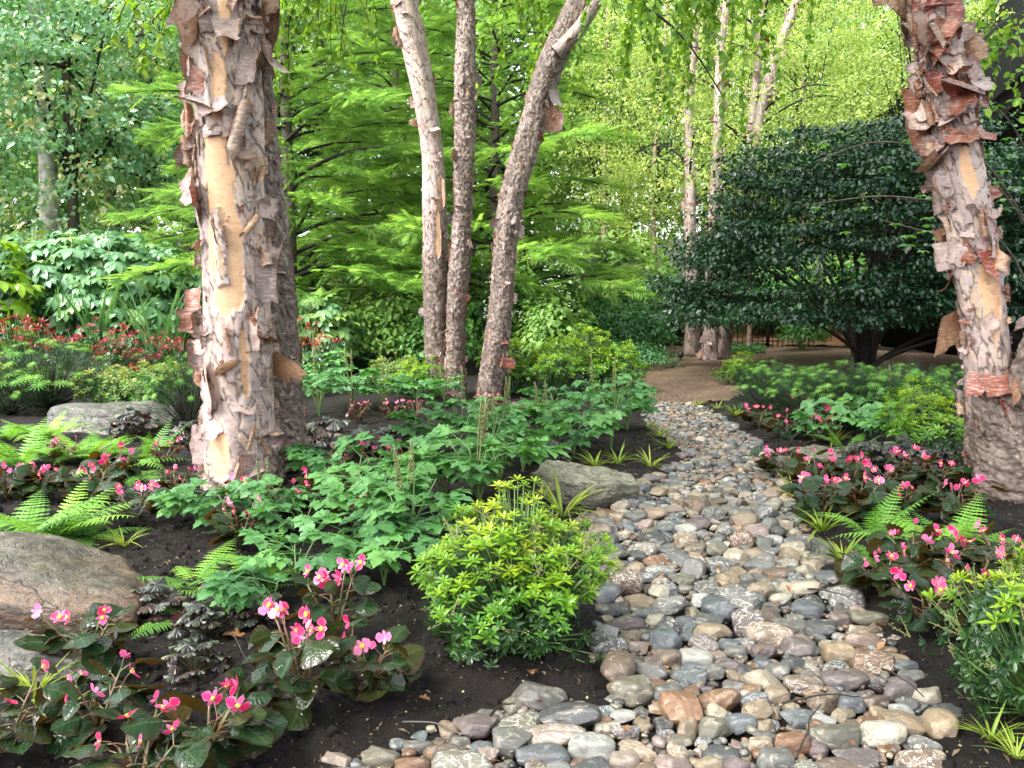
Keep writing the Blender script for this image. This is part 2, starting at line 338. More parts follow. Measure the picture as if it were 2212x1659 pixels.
def stonemat(name, use_obj):
    m, t, out = newmat(name); tc = N(t, 'TexCoord').outputs['Object']; oi = N(t, 'ObjectInfo')
    if use_obj: base = oi.outputs['Color']; rnd = oi.outputs['Random']
    else:
        a = N(t, 'Attribute', attribute_name='lf'); base = a.outputs['Color']; rnd = None
    if use_obj:
        va = N(t, 'VectorMath', operation='ADD'); cx = N(t, 'CombineXYZ'); t.links.new(mth(t, 'MULTIPLY', rnd, 90.), cx.inputs[0]); t.links.new(tc, va.inputs[0]); t.links.new(cx.outputs[0], va.inputs[1]); tv = va.outputs[0]
    else: tv = tc
    sc = 1.6 if use_obj else 16.
    n1 = N(t, 'TexNoise', Scale=sc, Detail=5., Roughness=.6, Distortion=1.2); t.links.new(tv, n1.inputs['Vector'])
    n2 = N(t, 'TexNoise', Scale=sc*11, Detail=3., Roughness=.7); t.links.new(tv, n2.inputs['Vector'])
    c = mix(t, base, mix(t, base, (.05, .04, .035), .55), ramp(t, [(.42, (0, 0, 0)), (.7, (1, 1, 1))], n1.outputs[0]).outputs[0])
    c = mix(t, c, mix(t, c, (.5, .42, .33), .4), ramp(t, [(.3, (1, 1, 1)), (.46, (0, 0, 0))], n1.outputs[0]).outputs[0])
    c = mix(t, c, mix(t, c, (.55, .52, .48), .35), ramp(t, [(.56, (0, 0, 0)), (.72, (1, 1, 1))], n2.outputs[0]).outputs[0])
    c = mix(t, c, mix(t, c, (.03, .03, .03), .5), ramp(t, [(.28, (1, 1, 1)), (.42, (0, 0, 0))], n2.outputs[0]).outputs[0])
    if use_obj:
        mus = N(t, 'TexNoise', Scale=.9, Detail=6., Roughness=.55, Distortion=2.5); t.links.new(tv, mus.inputs['Vector'])
        band = ramp(t, [(.487, (0, 0, 0)), (.497, (1, 1, 1)), (.512, (1, 1, 1)), (.522, (0, 0, 0))], mus.outputs[0]).outputs[0]
        c = mix(t, c, (.5, .48, .44), mth(t, 'MULTIPLY', band, mth(t, 'GREATER_THAN', rnd, .72)))
    b = N(t, 'BsdfPrincipled'); t.links.new(c, b.inputs['Base Color'])
    rr = ramp(t, [(.35, (.2, .2, .2)), (.65, (.46, .46, .46))], n1.outputs[0]); t.links.new(rr.outputs[0], b.inputs['Roughness'])
    bp = N(t, 'Bump', Strength=.35, Distance=.05 if use_obj else .006); t.links.new(mth(t, 'ADD', mth(t, 'MULTIPLY', n2.outputs[0], .35), n1.outputs[0]), bp.inputs['Height']); t.links.new(bp.outputs[0], b.inputs['Normal'])
    t.links.new(b.outputs[0], out.inputs[0]); return m
M['stone'] = stonemat('river stone', True); M['stones'] = stonemat('small stones', False)
def rockmat(name, cols, zlo, zhi, scale=3.):
    m, t, out = newmat(name); tc = N(t, 'TexCoord').outputs['Object']
    mp = N(t, 'Mapping'); mp.inputs['Scale'].default_value = (1, 1, 2.6); t.links.new(tc, mp.inputs['Vector'])
    n1 = N(t, 'TexNoise', Scale=scale, Detail=8., Roughness=.62, Distortion=.8); t.links.new(mp.outputs[0], n1.inputs['Vector'])
    n2 = N(t, 'TexNoise', Scale=scale*14, Detail=4., Roughness=.7); t.links.new(tc, n2.inputs['Vector'])
    sp = N(t, 'SeparateXYZ'); t.links.new(tc, sp.inputs[0])
    h = mth(t, 'ADD', mth(t, 'DIVIDE', mth(t, 'SUBTRACT', sp.outputs[2], zlo), zhi-zlo), mth(t, 'MULTIPLY', mth(t, 'SUBTRACT', n1.outputs[0], .5), .5))
    c = ramp(t, cols, h).outputs[0]
    n3 = N(t, 'TexNoise', Scale=scale*4, Detail=6., Roughness=.7, Distortion=1.); t.links.new(mp.outputs[0], n3.inputs['Vector'])
    c = mix(t, c, mix(t, c, (.02, .018, .016), .8), ramp(t, [(.47, (0, 0, 0)), (.62, (1, 1, 1))], n3.outputs[0]).outputs[0])
    c = mix(t, c, mix(t, c, (.2, .19, .16), .6), ramp(t, [(.34, (1, 1, 1)), (.44, (0, 0, 0))], n3.outputs[0]).outputs[0])
    c = mix(t, c, mix(t, c, (.03, .028, .025), .7), ramp(t, [(.52, (0, 0, 0)), (.68, (1, 1, 1))], n2.outputs[0]).outputs[0])
    cr = N(t, 'TexNoise', Scale=scale*.8, Detail=4., Distortion=2.); t.links.new(mp.outputs[0], cr.inputs['Vector'])
    crk = ramp(t, [(.488, (0, 0, 0)), (.5, (1, 1, 1)), (.512, (0, 0, 0))], cr.outputs[0]).outputs[0]
    c = mix(t, c, (.015, .013, .012), mth(t, 'MULTIPLY', crk, .8))
    b = N(t, 'BsdfPrincipled', Roughness=.42); t.links.new(c, b.inputs['Base Color'])
    bp = N(t, 'Bump', Strength=.8, Distance=.035); hh = mth(t, 'ADD', mth(t, 'MULTIPLY', n2.outputs[0], .3), mth(t, 'ADD', n1.outputs[0], mth(t, 'MULTIPLY', n3.outputs[0], .8)))
    t.links.new(mth(t, 'SUBTRACT', hh, mth(t, 'MULTIPLY', crk, .35)), bp.inputs['Height']); t.links.new(bp.outputs[0], b.inputs['Normal'])
    t.links.new(b.outputs[0], out.inputs[0]); return m
def soilmat(name, c1, c2, chip, amount, rough=.75, scale=60.):
    m, t, out = newmat(name); tc = N(t, 'TexCoord').outputs['Object']
    n1 = N(t, 'TexNoise', Scale=2.2, Detail=6., Roughness=.65); t.links.new(tc, n1.inputs['Vector'])
    n2 = N(t, 'TexNoise', Scale=scale, Detail=5., Roughness=.7); t.links.new(tc, n2.inputs['Vector'])
    c = ramp(t, [(.3, c1), (.7, c2)], n1.outputs[0]).outputs[0]
    c = mix(t, c, mix(t, c, (.005, .004, .004), .7), ramp(t, [(.35, (1, 1, 1)), (.55, (0, 0, 0))], n2.outputs[0]).outputs[0])
    vo = N(t, 'TexVoronoi', Scale=scale*1.3); t.links.new(tc, vo.inputs['Vector'])
    sx = N(t, 'SeparateColor'); t.links.new(vo.outputs['Color'], sx.inputs[0])
    mk = mth(t, 'MULTIPLY', mth(t, 'LESS_THAN', sx.outputs[0], amount), mth(t, 'LESS_THAN', vo.outputs['Distance'], .28))
    c = mix(t, c, mix(t, chip, (chip[0]*.4, chip[1]*.3, chip[2]*.25), sx.outputs[1]), mk)
    b = N(t, 'BsdfPrincipled', Roughness=rough); t.links.new(c, b.inputs['Base Color']); b.inputs['Specular IOR Level'].default_value = .2
    bp = N(t, 'Bump', Strength=1., Distance=.02); t.links.new(n2.outputs[0], bp.inputs['Height']); t.links.new(bp.outputs[0], b.inputs['Normal'])
    t.links.new(b.outputs[0], out.inputs[0]); return m
M['soil'] = soilmat('wet dark soil', (.006, .0045, .0045), (.015, .0105, .009), (.2, .16, .09), .05, .7)
M['mulch'] = soilmat('brown mulch', (.085, .055, .038), (.16, .105, .07), (.3, .22, .14), .3, .8, 30.)
M['litter'] = soilmat('rusty leaf litter', (.085, .036, .017), (.16, .08, .042), (.24, .14, .085), .45, .7, 14.)
# ------------------------------------------------------------------ ground
UPV = np.array([0, 0, 1.])
BED_L = [(1395, 862), (1385, 885), (1400, 915), (1470, 960), (1475, 985), (1430, 1015), (1375, 1040), (1340, 1070), (1262, 1100), (1262, 1170), (1285, 1240), (1290, 1320), (1270, 1385), (1330, 1450), (1310, 1500), (1180, 1490), (980, 1525), (890, 1565), (770, 1605), (660, 1645), (560, 1720), (500, 1850)]
BED_R = [(2060, 1850), (2010, 1680), (2045, 1580), (2020, 1500), (1975, 1420), (1900, 1340), (1800, 1262), (1790, 1200), (1735, 1120), (1705, 1050), (1690, 980), (1620, 930), (1545, 880), (1500, 858)]
BED = np.array([gp(*p)[:2] for p in BED_L + BED_R])
MUL = np.array([gp(*p)[:2] for p in [(1395, 866), (1330, 835), (1320, 800), (1390, 770), (1440, 752), (1560, 748), (1720, 752), (1790, 760), (2000, 770), (2212, 790), (2400, 800), (2400, 850), (2100, 850), (1800, 838), (1640, 835), (1560, 880), (1500, 868)]])
def inpoly(P, poly):
    x, y = P[..., 0], P[..., 1]; r = np.zeros(x.shape, bool); j = len(poly)-1
    for i in range(len(poly)):
        xi, yi = poly[i]; xj, yj = poly[j]
        r ^= ((yi > y) != (yj > y)) & (x < (xj-xi)*(y-yi)/(yj-yi+1e-12)+xi); j = i
    return r
def pdist(P, poly):
    d = np.full(P.shape[:-1], 1e9)
    for i in range(len(poly)):
        a, b = poly[i], poly[(i+1) % len(poly)]; ab = b-a
        t_ = np.clip(((P-a)@ab)/(ab@ab+1e-9), 0, 1); d = np.minimum(d, np.linalg.norm(P-a-t_[..., None]*ab, axis=-1))
    return d
def gz(x, y, fine=True):
    P = np.stack([np.asarray(x, float), np.asarray(y, float)], -1); z0 = np.zeros(P.shape[:-1])
    s = np.where(inpoly(P, BED), -1, 1)*pdist(P, BED)
    z = -.07*np.clip((.14-s)/.28, 0, 1)
    Q = np.stack([P[..., 0], P[..., 1], z0], -1)
    z = z + .03*vnoise(Q*.9, 3)*np.clip(s*2, 0, 1)
    z = z + .12*vnoise(Q*.12, 5)*np.clip((P[..., 1]-9)/10, 0, 1) + np.clip(P[..., 1]-23, 0, None)*.09
    if fine: z = z + (.018*fbm(Q*9, 8, 3) + .013*vnoise(Q*23, 9) + .008*vnoise(Q*40, 10))*np.clip(1.3-P[..., 1]/14, 0.1, 1)
    return z
def ground_at(px, py):
    p = gp(px, py); z = float(gz(p[0], p[1], False)); p = gp(px, py, z); p[2] = z; return p

xs = np.concatenate([-np.geomspace(70, 5, 60), np.linspace(-4.9, 5.2, 360), np.geomspace(5.3, 70, 60)])
ys = np.concatenate([np.linspace(-6, 1.6, 20), np.linspace(1.7, 9.5, 360), np.geomspace(9.53, 110, 150)])
X, Y = np.meshgrid(xs, ys); Z = gz(X, Y); mb = MB(); mb.grid(np.stack([X, Y, Z], -1)); struct('ground', mb.mesh('ground', M['soil']))
# mulch path, 1 cm above the soil
xs = np.arange(MUL[:, 0].min()-.3, MUL[:, 0].max()+.3, .09); ys = np.arange(MUL[:, 1].min()-.3, MUL[:, 1].max()+.3, .09)
X, Y = np.meshgrid(xs, ys); P = np.stack([X, Y], -1)
sd_ = np.where(inpoly(P, MUL), -1, 1)*pdist(P, MUL) + .22*vnoise(np.stack([X*1.6, Y*1.6, X*0], -1), 21)
Zg = gz(X, Y) + np.clip(.02 - sd_*.2, -.05, .035) + .014*vnoise(np.stack([X*11, Y*11, X*0], -1), 22)
mb = MB(); mb.grid(np.stack([X, Y, Zg], -1))
F = mb.F[0]; ok = (sd_.ravel()[F] < .1).all(1); mb.F = [F[ok]]
struct('mulch_path', mb.mesh('mulch_path', M['mulch']))
# leaf litter bank beyond the fence
xs = np.linspace(3.5, 13, 110); ys = np.linspace(21.6, 30, 90); X, Y = np.meshgrid(xs, ys)
Zg = gz(X, Y) + .05 + np.clip(Y-21.6, 0, 6)*.085 + .06*vnoise(np.stack([X*2, Y*2, X*0], -1), 31) + .03*vnoise(np.stack([X*9, Y*9, X*0], -1), 32)
mb = MB(); mb.grid(np.stack([X, Y, Zg], -1)); struct('leaf_litter_bank', mb.mesh('leaf_litter_bank', M['litter']))
# crumbs, chips and petals lying on the soil
n = 5200; pts = np.stack([U(-3.6, 3.6, n), 2. + 7*U(0, 1, n)**1.4], -1); pts = pts[~inpoly(pts, BED)]; n = len(pts)
P = np.stack([pts[:, 0], pts[:, 1], gz(pts[:, 0], pts[:, 1])+.003], -1)
mb = MB(); T = leaf(2, .35, .5, .3, .2)
mb.scatter(T, P, frames(rdir(n, .2), np.array([0, 0, 1.])+.5*RNG.normal(size=(n, 3))), U(.006, .016, n), U(0, 1, n))
struct('wood_chips', mb.mesh('wood_chips', leafmat('chip', [(0, (.08, .05, .03)), (.6, (.26, .2, .12)), (1, (.3, .34, .12))], 0, rough=.7)), 'stuff')
def ico(sub):
    import bmesh
    bm = bmesh.new(); bmesh.ops.create_icosphere(bm, subdivisions=sub, radius=1); bm.verts.ensure_lookup_table()
    V = np.array([v.co[:] for v in bm.verts]); Fc = np.array([[v.index for v in f.verts] for f in bm.faces]); bm.free(); return V, Fc
I2, I3, I5 = ico(4), ico(4), ico(6)
def stone_shape(base, seed, ang):
    V, Fc = base; r = np.random.default_rng(seed); D = norm(V)
    p = r.uniform(2.2, 3.6); D2 = D/((np.abs(D)**p).sum(1)**(1/p))[:, None]*np.array([1, r.uniform(.8, 1.05), 1])
    D2 = D2*(1 + .2*vnoise(D*1.1+seed*3.1, 5)[:, None] + .08*vnoise(D*2.6+seed, 6)[:, None])
    for k in range(int(ang*9)):
        nrm = norm(r.normal(size=3)); d = r.uniform(.55, .88); over = D2@nrm-d; D2 = D2 - np.clip(over, 0, None)[:, None]*nrm*.92
    D2 = D2*(1 + .02*vnoise(D*9+seed, 7)[:, None])
    return D2/np.abs(D2).max(0), Fc
clod, Fc = stone_shape(ico(2), 77, .5); n = 5200
pts = np.stack([U(-3.6, 3.6, n), 2. + 7*U(0, 1, n)**1.3], -1); pts = pts[~inpoly(pts, BED)]; n = len(pts)
mb = MB(); Q = rdir(n); mb.scatter((clod, [Fc], clod*0), np.stack([pts[:, 0], pts[:, 1], gz(pts[:, 0], pts[:, 1])], -1), frames(Q, rdir(n)), .006+.024*U(0, 1, n)**2.2)
struct('soil_clods', mb.mesh('soil_clods', M['soil']), 'stuff')

n = 13000; pts = np.stack([U(-3.8, 3.8, n), 2. + 7.5*U(0, 1, n)**1.3], -1); pts = pts[~inpoly(pts, BED)]; n = len(pts)
mb = MB(); T = leaf(2, .16, .5, .5, .2); mb.scatter(T, np.stack([pts[:, 0], pts[:, 1], gz(pts[:, 0], pts[:, 1])+.004], -1), frames(rdir(n, .25), UPV+.4*RNG.normal(size=(n, 3))), U(.012, .045, n), U(0, 1, n)**1.5)
struct('mulch_shreds', mb.mesh('mulch_shreds', leafmat('mulch shred', [(0, (.01, .007, .006)), (.5, (.03, .019, .013)), (.85, (.07, .043, .026)), (1, (.16, .11, .07))], 0, rough=.7, spec=.25)), 'stuff')
# ------------------------------------------------------------------ river stones
PAL = {'grey': (.18, .18, .17), 'blue grey': (.12, .145, .165), 'slate': (.055, .065, .072), 'tan': (.36, .26, .16), 'rust': (.27, .13, .06), 'cream': (.5, .43, .3),
       'mauve': (.17, .125, .13), 'pinkish': (.36, .26, .22), 'brown': (.19, .125, .085), 'olive': (.2, .19, .135), 'pale grey': (.42, .42, .4)}
PAL = {k: tuple(q*.56*.92+.56*.08*(sum(v)/3) for q in v) for k, v in PAL.items()}; PN = list(PAL)
SH = [stone_shape(I2, 100+i, .2+.12*(i % 7)) for i in range(18)]
SHM = []
for i, (V, F_) in enumerate(SH):
    mb = MB(); mb.add(V, [F_], V); SHM.append(mb.mesh('river_stone', M['stone']))
Z8 = lambda X, Y, w_, h_, c: (677.7+X*.337, 1099.9+Y*.337, w_*.337, h_*.337, c)
Z9 = lambda X, Y, w_, h_, c: (1423+X*.3567, 1067+Y*.3567, w_*.3567, h_*.3567, c)
HERO = [Z8(*a) for a in [(430, 1510, 220, 170, 'olive'), (280, 1600, 200, 120, 'mauve'), (660, 1430, 200, 110, 'grey'), (620, 1570, 230, 170, 'rust'), (810, 1475, 220, 120, 'brown'),
    (930, 1570, 380, 200, 'olive'), (1040, 1310, 290, 160, 'mauve'), (1250, 1420, 250, 190, 'grey'), (1300, 1290, 280, 90, 'olive'), (1640, 1270, 400, 180, 'slate'), (1540, 1380, 370, 140, 'pinkish'),
    (1790, 1450, 280, 200, 'pale grey'), (1430, 1560, 150, 200, 'brown'), (1250, 1625, 200, 80, 'cream'), (1565, 1600, 180, 150, 'grey'), (1985, 1560, 200, 180, 'pinkish'), (2080, 1465, 240, 120, 'tan'),
    (2010, 1350, 200, 130, 'mauve'), (2040, 1110, 260, 210, 'olive'), (1985, 1245, 160, 90, 'pale grey'), (1890, 820, 230, 160, 'slate'), (2080, 820, 180, 110, 'pinkish'), (1990, 680, 250, 130, 'mauve'),
    (2170, 920, 150, 120, 'brown'), (1110, 1500, 130, 130, 'pinkish'), (1475, 1490, 330, 150, 'blue grey'), (2030, 740, 150, 70, 'tan'), (1870, 340, 170, 90, 'mauve'), (2110, 385, 170, 90, 'blue grey'), (1950, 245, 170, 80, 'olive')]]
HERO += [Z9(*a) for a in [(840, 530, 260, 120, 'cream'), (920, 490, 190, 80, 'slate'), (730, 430, 190, 90, 'brown'), (745, 580, 140, 80, 'cream'), (320, 790, 230, 140, 'tan'), (220, 930, 210, 130, 'pale grey'),
    (200, 1050, 240, 140, 'blue grey'), (370, 1190, 260, 150, 'rust'), (580, 1170, 180, 110, 'blue grey'), (590, 1245, 180, 140, 'tan'), (490, 1325, 210, 130, 'blue grey'), (800, 1440, 220, 150, 'rust'),
    (610, 1440, 160, 110, 'tan'), (1090, 1400, 310, 170, 'olive'), (1350, 1395, 260, 200, 'cream'), (1490, 1310, 280, 150, 'tan'), (1650, 1165, 210, 140, 'cream'), (1755, 1265, 210, 140, 'slate'), (1460, 1125, 220, 150, 'mauve'),
    (1280, 965, 280, 160, 'rust'), (1440, 935, 160, 90, 'tan'), (1130, 1070, 270, 140, 'mauve'), (880, 1090, 230, 120, 'brown'), (715, 1020, 150, 140, 'grey'), (820, 965, 170, 90, 'slate'), (705, 1155, 160, 130, 'tan'), (1320, 1195, 200, 120, 'brown'),
    (1000, 1195, 170, 130, 'brown'), (1160, 1210, 170, 150, 'blue grey'), (340, 1355, 200, 170, 'olive'), (300, 1560, 170, 130, 'tan'), (700, 1555, 230, 180, 'grey'), (460, 1580, 180, 140, 'mauve'), (80, 1590, 230, 180, 'pinkish'),
    (1150, 1610, 330, 130, 'brown'), (1215, 1530, 270, 110, 'mauve'), (1570, 1560, 260, 190, 'brown'), (1490, 1640, 260, 130, 'blue grey'), (1610, 1450, 170, 130, 'grey'), (895, 1580, 160, 150, 'olive'), (120, 1420, 170, 90, 'olive'),
    (1240, 835, 220, 120, 'pinkish'), (1400, 820, 150, 90, 'brown'), (1100, 810, 90, 80, 'tan'), (1265, 700, 230, 130, 'olive'), (1090, 705, 140, 110, 'mauve'), (890, 850, 110, 80, 'tan'), (460, 890, 150, 80, 'grey'),
    (70, 750, 160, 140, 'slate'), (40, 930, 170, 150, 'brown'), (60, 1150, 190, 150, 'grey'), (1500, 990, 150, 110, 'blue grey'), (1520, 1060, 180, 120, 'grey'), (800, 740, 200, 100, 'grey'), (640, 900, 150, 120, 'mauve'),
    (1000, 1290, 160, 100, 'pale grey'), (850, 1290, 200, 120, 'blue grey'), (650, 1340, 130, 110, 'tan'), (790, 330, 120, 130, 'tan'), (680, 650, 100, 80, 'slate'), (250, 590, 140, 100, 'pale grey'), (150, 470, 170, 100, 'olive'), (60, 520, 100, 110, 'blue grey')]]
ST = []                                    # x, y, rx, ry, rz, yaw, colour, hero
for (cx, cy, w_, h_, c) in HERO:
    p = gp(cx, cy+.12*h_, .0); dist = math.hypot(p[1], H_CAM); wm = w_/FPX*dist; el = math.atan2(H_CAM, p[1]); hm = h_/FPX*dist
    rx = wm*.53; rz = min(hm*.42, rx*.78); ry = max(rx*.62, min((hm*.5 - rz*math.cos(el)*.75)/math.sin(el), rx*1.25))
    ST.append([p[0], p[1], rx, ry, rz, U(-.25, .25), c, True])
xmin, ymin = BED.min(0); xmax, ymax = BED.max(0)
def try_fill(k, rfun, sep, smax):
    A = np.array([[s[0], s[1], (s[2]+s[3])/2] for s in ST]); got = 0
    for _ in range(k):
        x, y = U(xmin, xmax), U(max(ymin, 1.7), ymax)
        if not inpoly(np.array([x, y]), BED): continue
        r = rfun(y)*min(max(1.42-.085*y, .55), 1.08)
        if (np.hypot(A[:, 0]-x, A[:, 1]-y) < sep*(A[:, 2]+r)).any(): continue
        q = U(.78, 1.18); c = RNG.choice(PN, p=[.21, .13, .09, .16, .06, .045, .065, .06, .08, .08, .02])
        ST.append([x, y, r*q*1.1, r/q, r*U(.5, .8), U(-1.6, 1.6), c, False]); A = np.vstack([A, [x, y, r]]); got += 1
    return got
for (lo, hi, k, sep) in ((.058, .078, 2600, .86), (.042, .058, 9000, .84), (.03, .042, 18000, .8), (.02, .03, 24000, .78)):
    try_fill(k, lambda y: U(lo, hi), sep, hi)
def ssize(s): return (s[2]+s[3])/max(s[1], .5)
vis = []
for i, s in enumerate(ST):
    b = (s[0]/s[1]); ang = math.atan2(H_CAM, s[1])
    vis.append(ssize(s) if abs(b) < .60 and ang < math.radians(29.7) else 0)
order = sorted(range(len(ST)), key=lambda i: -vis[i] - (1 if ST[i][7] else 0)); IND = set(order[:298])
# words for each single stone
def cpx(s):
    v = np.array([s[0], s[1], 0.03-H_CAM]); zc = v[1]*CP - v[2]*SP; return 1106+FPX*v[0]/zc, 829.5-FPX*(v[1]*SP+v[2]*CP)/zc
CW = {'grey': 'mid grey', 'blue grey': 'blue-grey', 'slate': 'dark slate', 'tan': 'tan', 'rust': 'rust-orange', 'cream': 'cream', 'mauve': 'mauve-grey', 'pinkish': 'pinkish', 'brown': 'wet brown', 'olive': 'olive-grey', 'pale grey': 'pale grey'}
LAND = [(1110, 1400, 'near the foreground lime shrub'), (790, 1490, 'below the begonia at the soil tip'), (2040, 1330, 'by the begonias at the bed edge'), (2170, 1540, 'by the dark shrub at the corner'), (1265, 1050, 'by the flat greenish rock'),
        (1815, 1215, 'by the middle grass tuft'), (1720, 1130, 'by the upper begonia bed'), (1650, 1560, 'mid-bed in the near stones'), (1600, 1300, 'mid-bed beyond the near stones'), (1550, 1110, 'far up the stone bed'),
        (1100, 1640, 'in the bottom row'), (1450, 1640, 'low in the middle of the bed'), (1900, 1640, 'low beside the bare soil'), (700, 1640, 'at the stone bed\'s left tail')]
used = {}
def stone_label(i):
    s = ST[i]; r = (s[2]+s[3])/2; px, py = cpx(s)
    size = 'large' if r > .085 else 'medium' if r > .062 else 'small'
    q = max(s[2], s[3])/min(s[2], s[3]); shp = 'oblong' if q > 1.45 else 'flat' if s[4] < .62*min(s[2], s[3]) else 'oval' if q > 1.18 else 'rounded'
    nb = sorted((j for j in IND if j != i), key=lambda j: math.hypot(ST[j][0]-s[0], ST[j][1]-s[1]))[:5]
    lm = min(LAND, key=lambda l: math.hypot(l[0]-px, (l[1]-py)*1.4))[2]
    for a in range(4):
        for b in range(a+1, 5):
            t_ = f"{size} {shp} {CW[s[6]]} stone beside {CW[ST[nb[a]][6]]} and {CW[ST[nb[b]][6]]} stones {lm}"
            if len(t_.split()) <= 16 and t_ not in used: used[t_] = i; return t_
    for j in nb:
        t_ = f"{size} {shp} {CW[s[6]]} stone touching a {CW[ST[j][6]]} one {lm}"
        if len(t_.split()) <= 16 and t_ not in used: used[t_] = i; return t_
    return t_
CNT = 0
sm = MB()
for i, s in enumerate(ST):
    x, y, rx, ry, rz, yaw, c, hero = s
    col = np.array(PAL[c])*U(.8, 1.22)*np.array([U(.94, 1.06), 1, U(.94, 1.06)])
    zg = -.07 + (0 if hero else U(-.008, .022)); zc = zg + rz*(.78 if hero else .7) + (.012 if hero else .0)
    k = int(RNG.integers(len(SH)))
    if i in IND:
        o = link('river_stone', SHM[k]); o.location = (x, y, zc); o.scale = (rx, ry, rz); o.rotation_euler = (U(-.16, .16), U(-.16, .16), yaw); o.color = (*[float(q) for q in col], 1)
        tag(o, stone_label(i), 'stone', 'river stones of the dry stream bed')
    else:
        V, F_ = SH[k]; R = np.array(Matrix.Rotation(yaw, 3, 'Z') @ Matrix.Rotation(U(-.2, .2), 3, 'X') @ Matrix.Rotation(U(-.2, .2), 3, 'Y'))
        sm.add((V*np.array([rx, ry, rz]))@R.T + np.array([x, y, zc]), [F_], col)
# small pebbles that fill the gaps
pb = [stone_shape(ico(2), 300+i, .5) for i in range(4)]; n = 15000
P = np.stack([U(xmin, xmax, n), U(max(ymin, 1.7), ymax, n)], -1); P = P[inpoly(P, BED)]; n = len(P)
for k in range(4):
    q = P[k::4]; m_ = len(q); r_ = .006+.02*U(0, 1, m_)**2; V, F_ = pb[k]
    mb = MB(); mb.scatter((V*np.array([1, .8, .6]), [F_], V*0), np.stack([q[:, 0], q[:, 1], np.full(m_, -.06)+U(0, .03, m_)], -1), frames(np.stack([np.cos(a_ := U(0, 6.28, m_)), np.sin(a_), .2*U(-1, 1, m_)], -1), np.array([0, 0, 1.])), r_)
    cols = np.array([PAL[c] for c in RNG.choice(PN, m_)])*U(.7, 1.1, m_)[:, None]; mb.L = [np.repeat(cols, len(V), 0).astype(np.float32)]
    sm.add(mb.V[0], mb.F, mb.L[0])
struct('stream_gravel', sm.mesh('stream_gravel', M['stones']), 'stuff')
n = 420; P = np.stack([U(xmin, xmax, n), U(max(ymin, 1.7), ymax, n)], -1); P = P[inpoly(P, BED)]; n = len(P); mb = MB()
mb.scatter(leaf(3, .3, .45, .4, .3), np.stack([P[:, 0], P[:, 1], U(-.035, .015, n)], -1), frames(rdir(n, .3), UPV+.5*RNG.normal(size=(n, 3))), U(.015, .05, n), U(0, 1, n))
struct('leaf_debris', mb.mesh('leaf_debris', M['deadleaf']), 'stuff')

# ------------------------------------------------------------------ boulder and flat rocks
def rock(name, label, c, size, yaw, mat, seed, flat=1., slab=False, tilt=(0, 0)):
    V, Fc = I5; D = norm(V); r = np.random.default_rng(seed)
    p = 3.4 if slab else 2.5; q = D/((np.abs(D)**p).sum(1)**(1/p))[:, None]
    q = q*(1 + .16*fbm(D*1.3+seed, seed, 3)[:, None])
    for k in range(10 if slab else 5):
        nrm = norm(r.normal(size=3)*np.array([1, 1, .25 if slab else .8])); d = r.uniform(.7, .95); over = q@nrm-d; q = q-np.clip(over, 0, None)[:, None]*nrm*.9
    V2 = q*np.array(size); lay = .5*size[2]*.12*vnoise(np.stack([V2[:, 0]*3, V2[:, 1]*3, V2[:, 2]*26], -1), seed)
    V2 = V2*(1 + (lay/np.linalg.norm(V2, axis=1).clip(.05))[:, None]) + (.014*fbm(V2*5/max(size[0], .3), seed+1, 5) - .03*np.clip(.12-np.abs(vnoise(V2*np.array([2, 2, 4.])/max(size[0], .3)*1.3+seed, 77)), 0, 1))[:, None]*D
    mb = MB(); mb.add(V2, [Fc], V2*0); o = link(name, mb.mesh(name, mat)); o.location = c; o.rotation_euler = (tilt[0], tilt[1], yaw); tag(o, label, 'rock'); return o
M['boulder'] = rockmat('brown boulder', [(0, (.14, .12, .095)), (.3, (.1, .085, .07)), (.42, (.022, .021, .02)), (.62, (.035, .032, .029)), (.66, (.11, .06, .036)), (.86, (.14, .085, .054)), (1, (.095, .078, .056))], -.2, .24, 2.6)  # by height: greyer base, dark band, brown top
M['slab'] = rockmat('greenish slab', [(0, (.045, .042, .036)), (.45, (.1, .09, .07)), (.7, (.16, .15, .1)), (1, (.2, .19, .135))], -.12, .1, 4.)
M['paleslab'] = rockmat('pale slab', [(0, (.07, .065, .055)), (.5, (.15, .14, .11)), (.72, (.075, .072, .062)), (1, (.085, .085, .068))], -.22, .17, 3.)
p = gp(30, 1350); rock('boulder', 'big brown boulder with a dark band beside the front begonias', (p[0]-.16, p[1]+.22, -.03), (.7, .46, .25), .2, M['boulder'], 5, slab=True, tilt=(.0, .16))
p = gp(60, 1455); rock('flat_rock', 'pale low rock with a mossy edge under the brown boulder', (p[0]-.02, p[1]+.12, .0), (.3, .16, .07), -.25, M['paleslab'], 9, slab=True)
p = gp(1265, 1080); rock('flat_rock', 'greenish flat slab on the soil at the far edge of the stone bed', (p[0], p[1]+.16, .04), (.36, .3, .12), -.3, M['slab'], 12, slab=True, tilt=(.06, .12))
p = gp(1800, 995); rock('flat_rock', 'dark half-buried slab between the stone bed and the upper begonias', (p[0]+.06, p[1]+.12, .0), (.36, .3, .06), .1, M['slab'], 14, slab=True, tilt=(.03, .05))
p = gp(215, 935); rock('flat_rock', 'long pale stone slab behind the ferns next to the large birch', (p[0], p[1]+.35, .06), (.68, .42, .16), -.05, M['paleslab'], 18, slab=True)
p = gp(1365, 808); rock('stone_step', 'dark stone step at the entrance of the mulch path', (p[0], p[1]+.1, .06), (.22, .13, .07), .0, M['paleslab'], 21, slab=True)
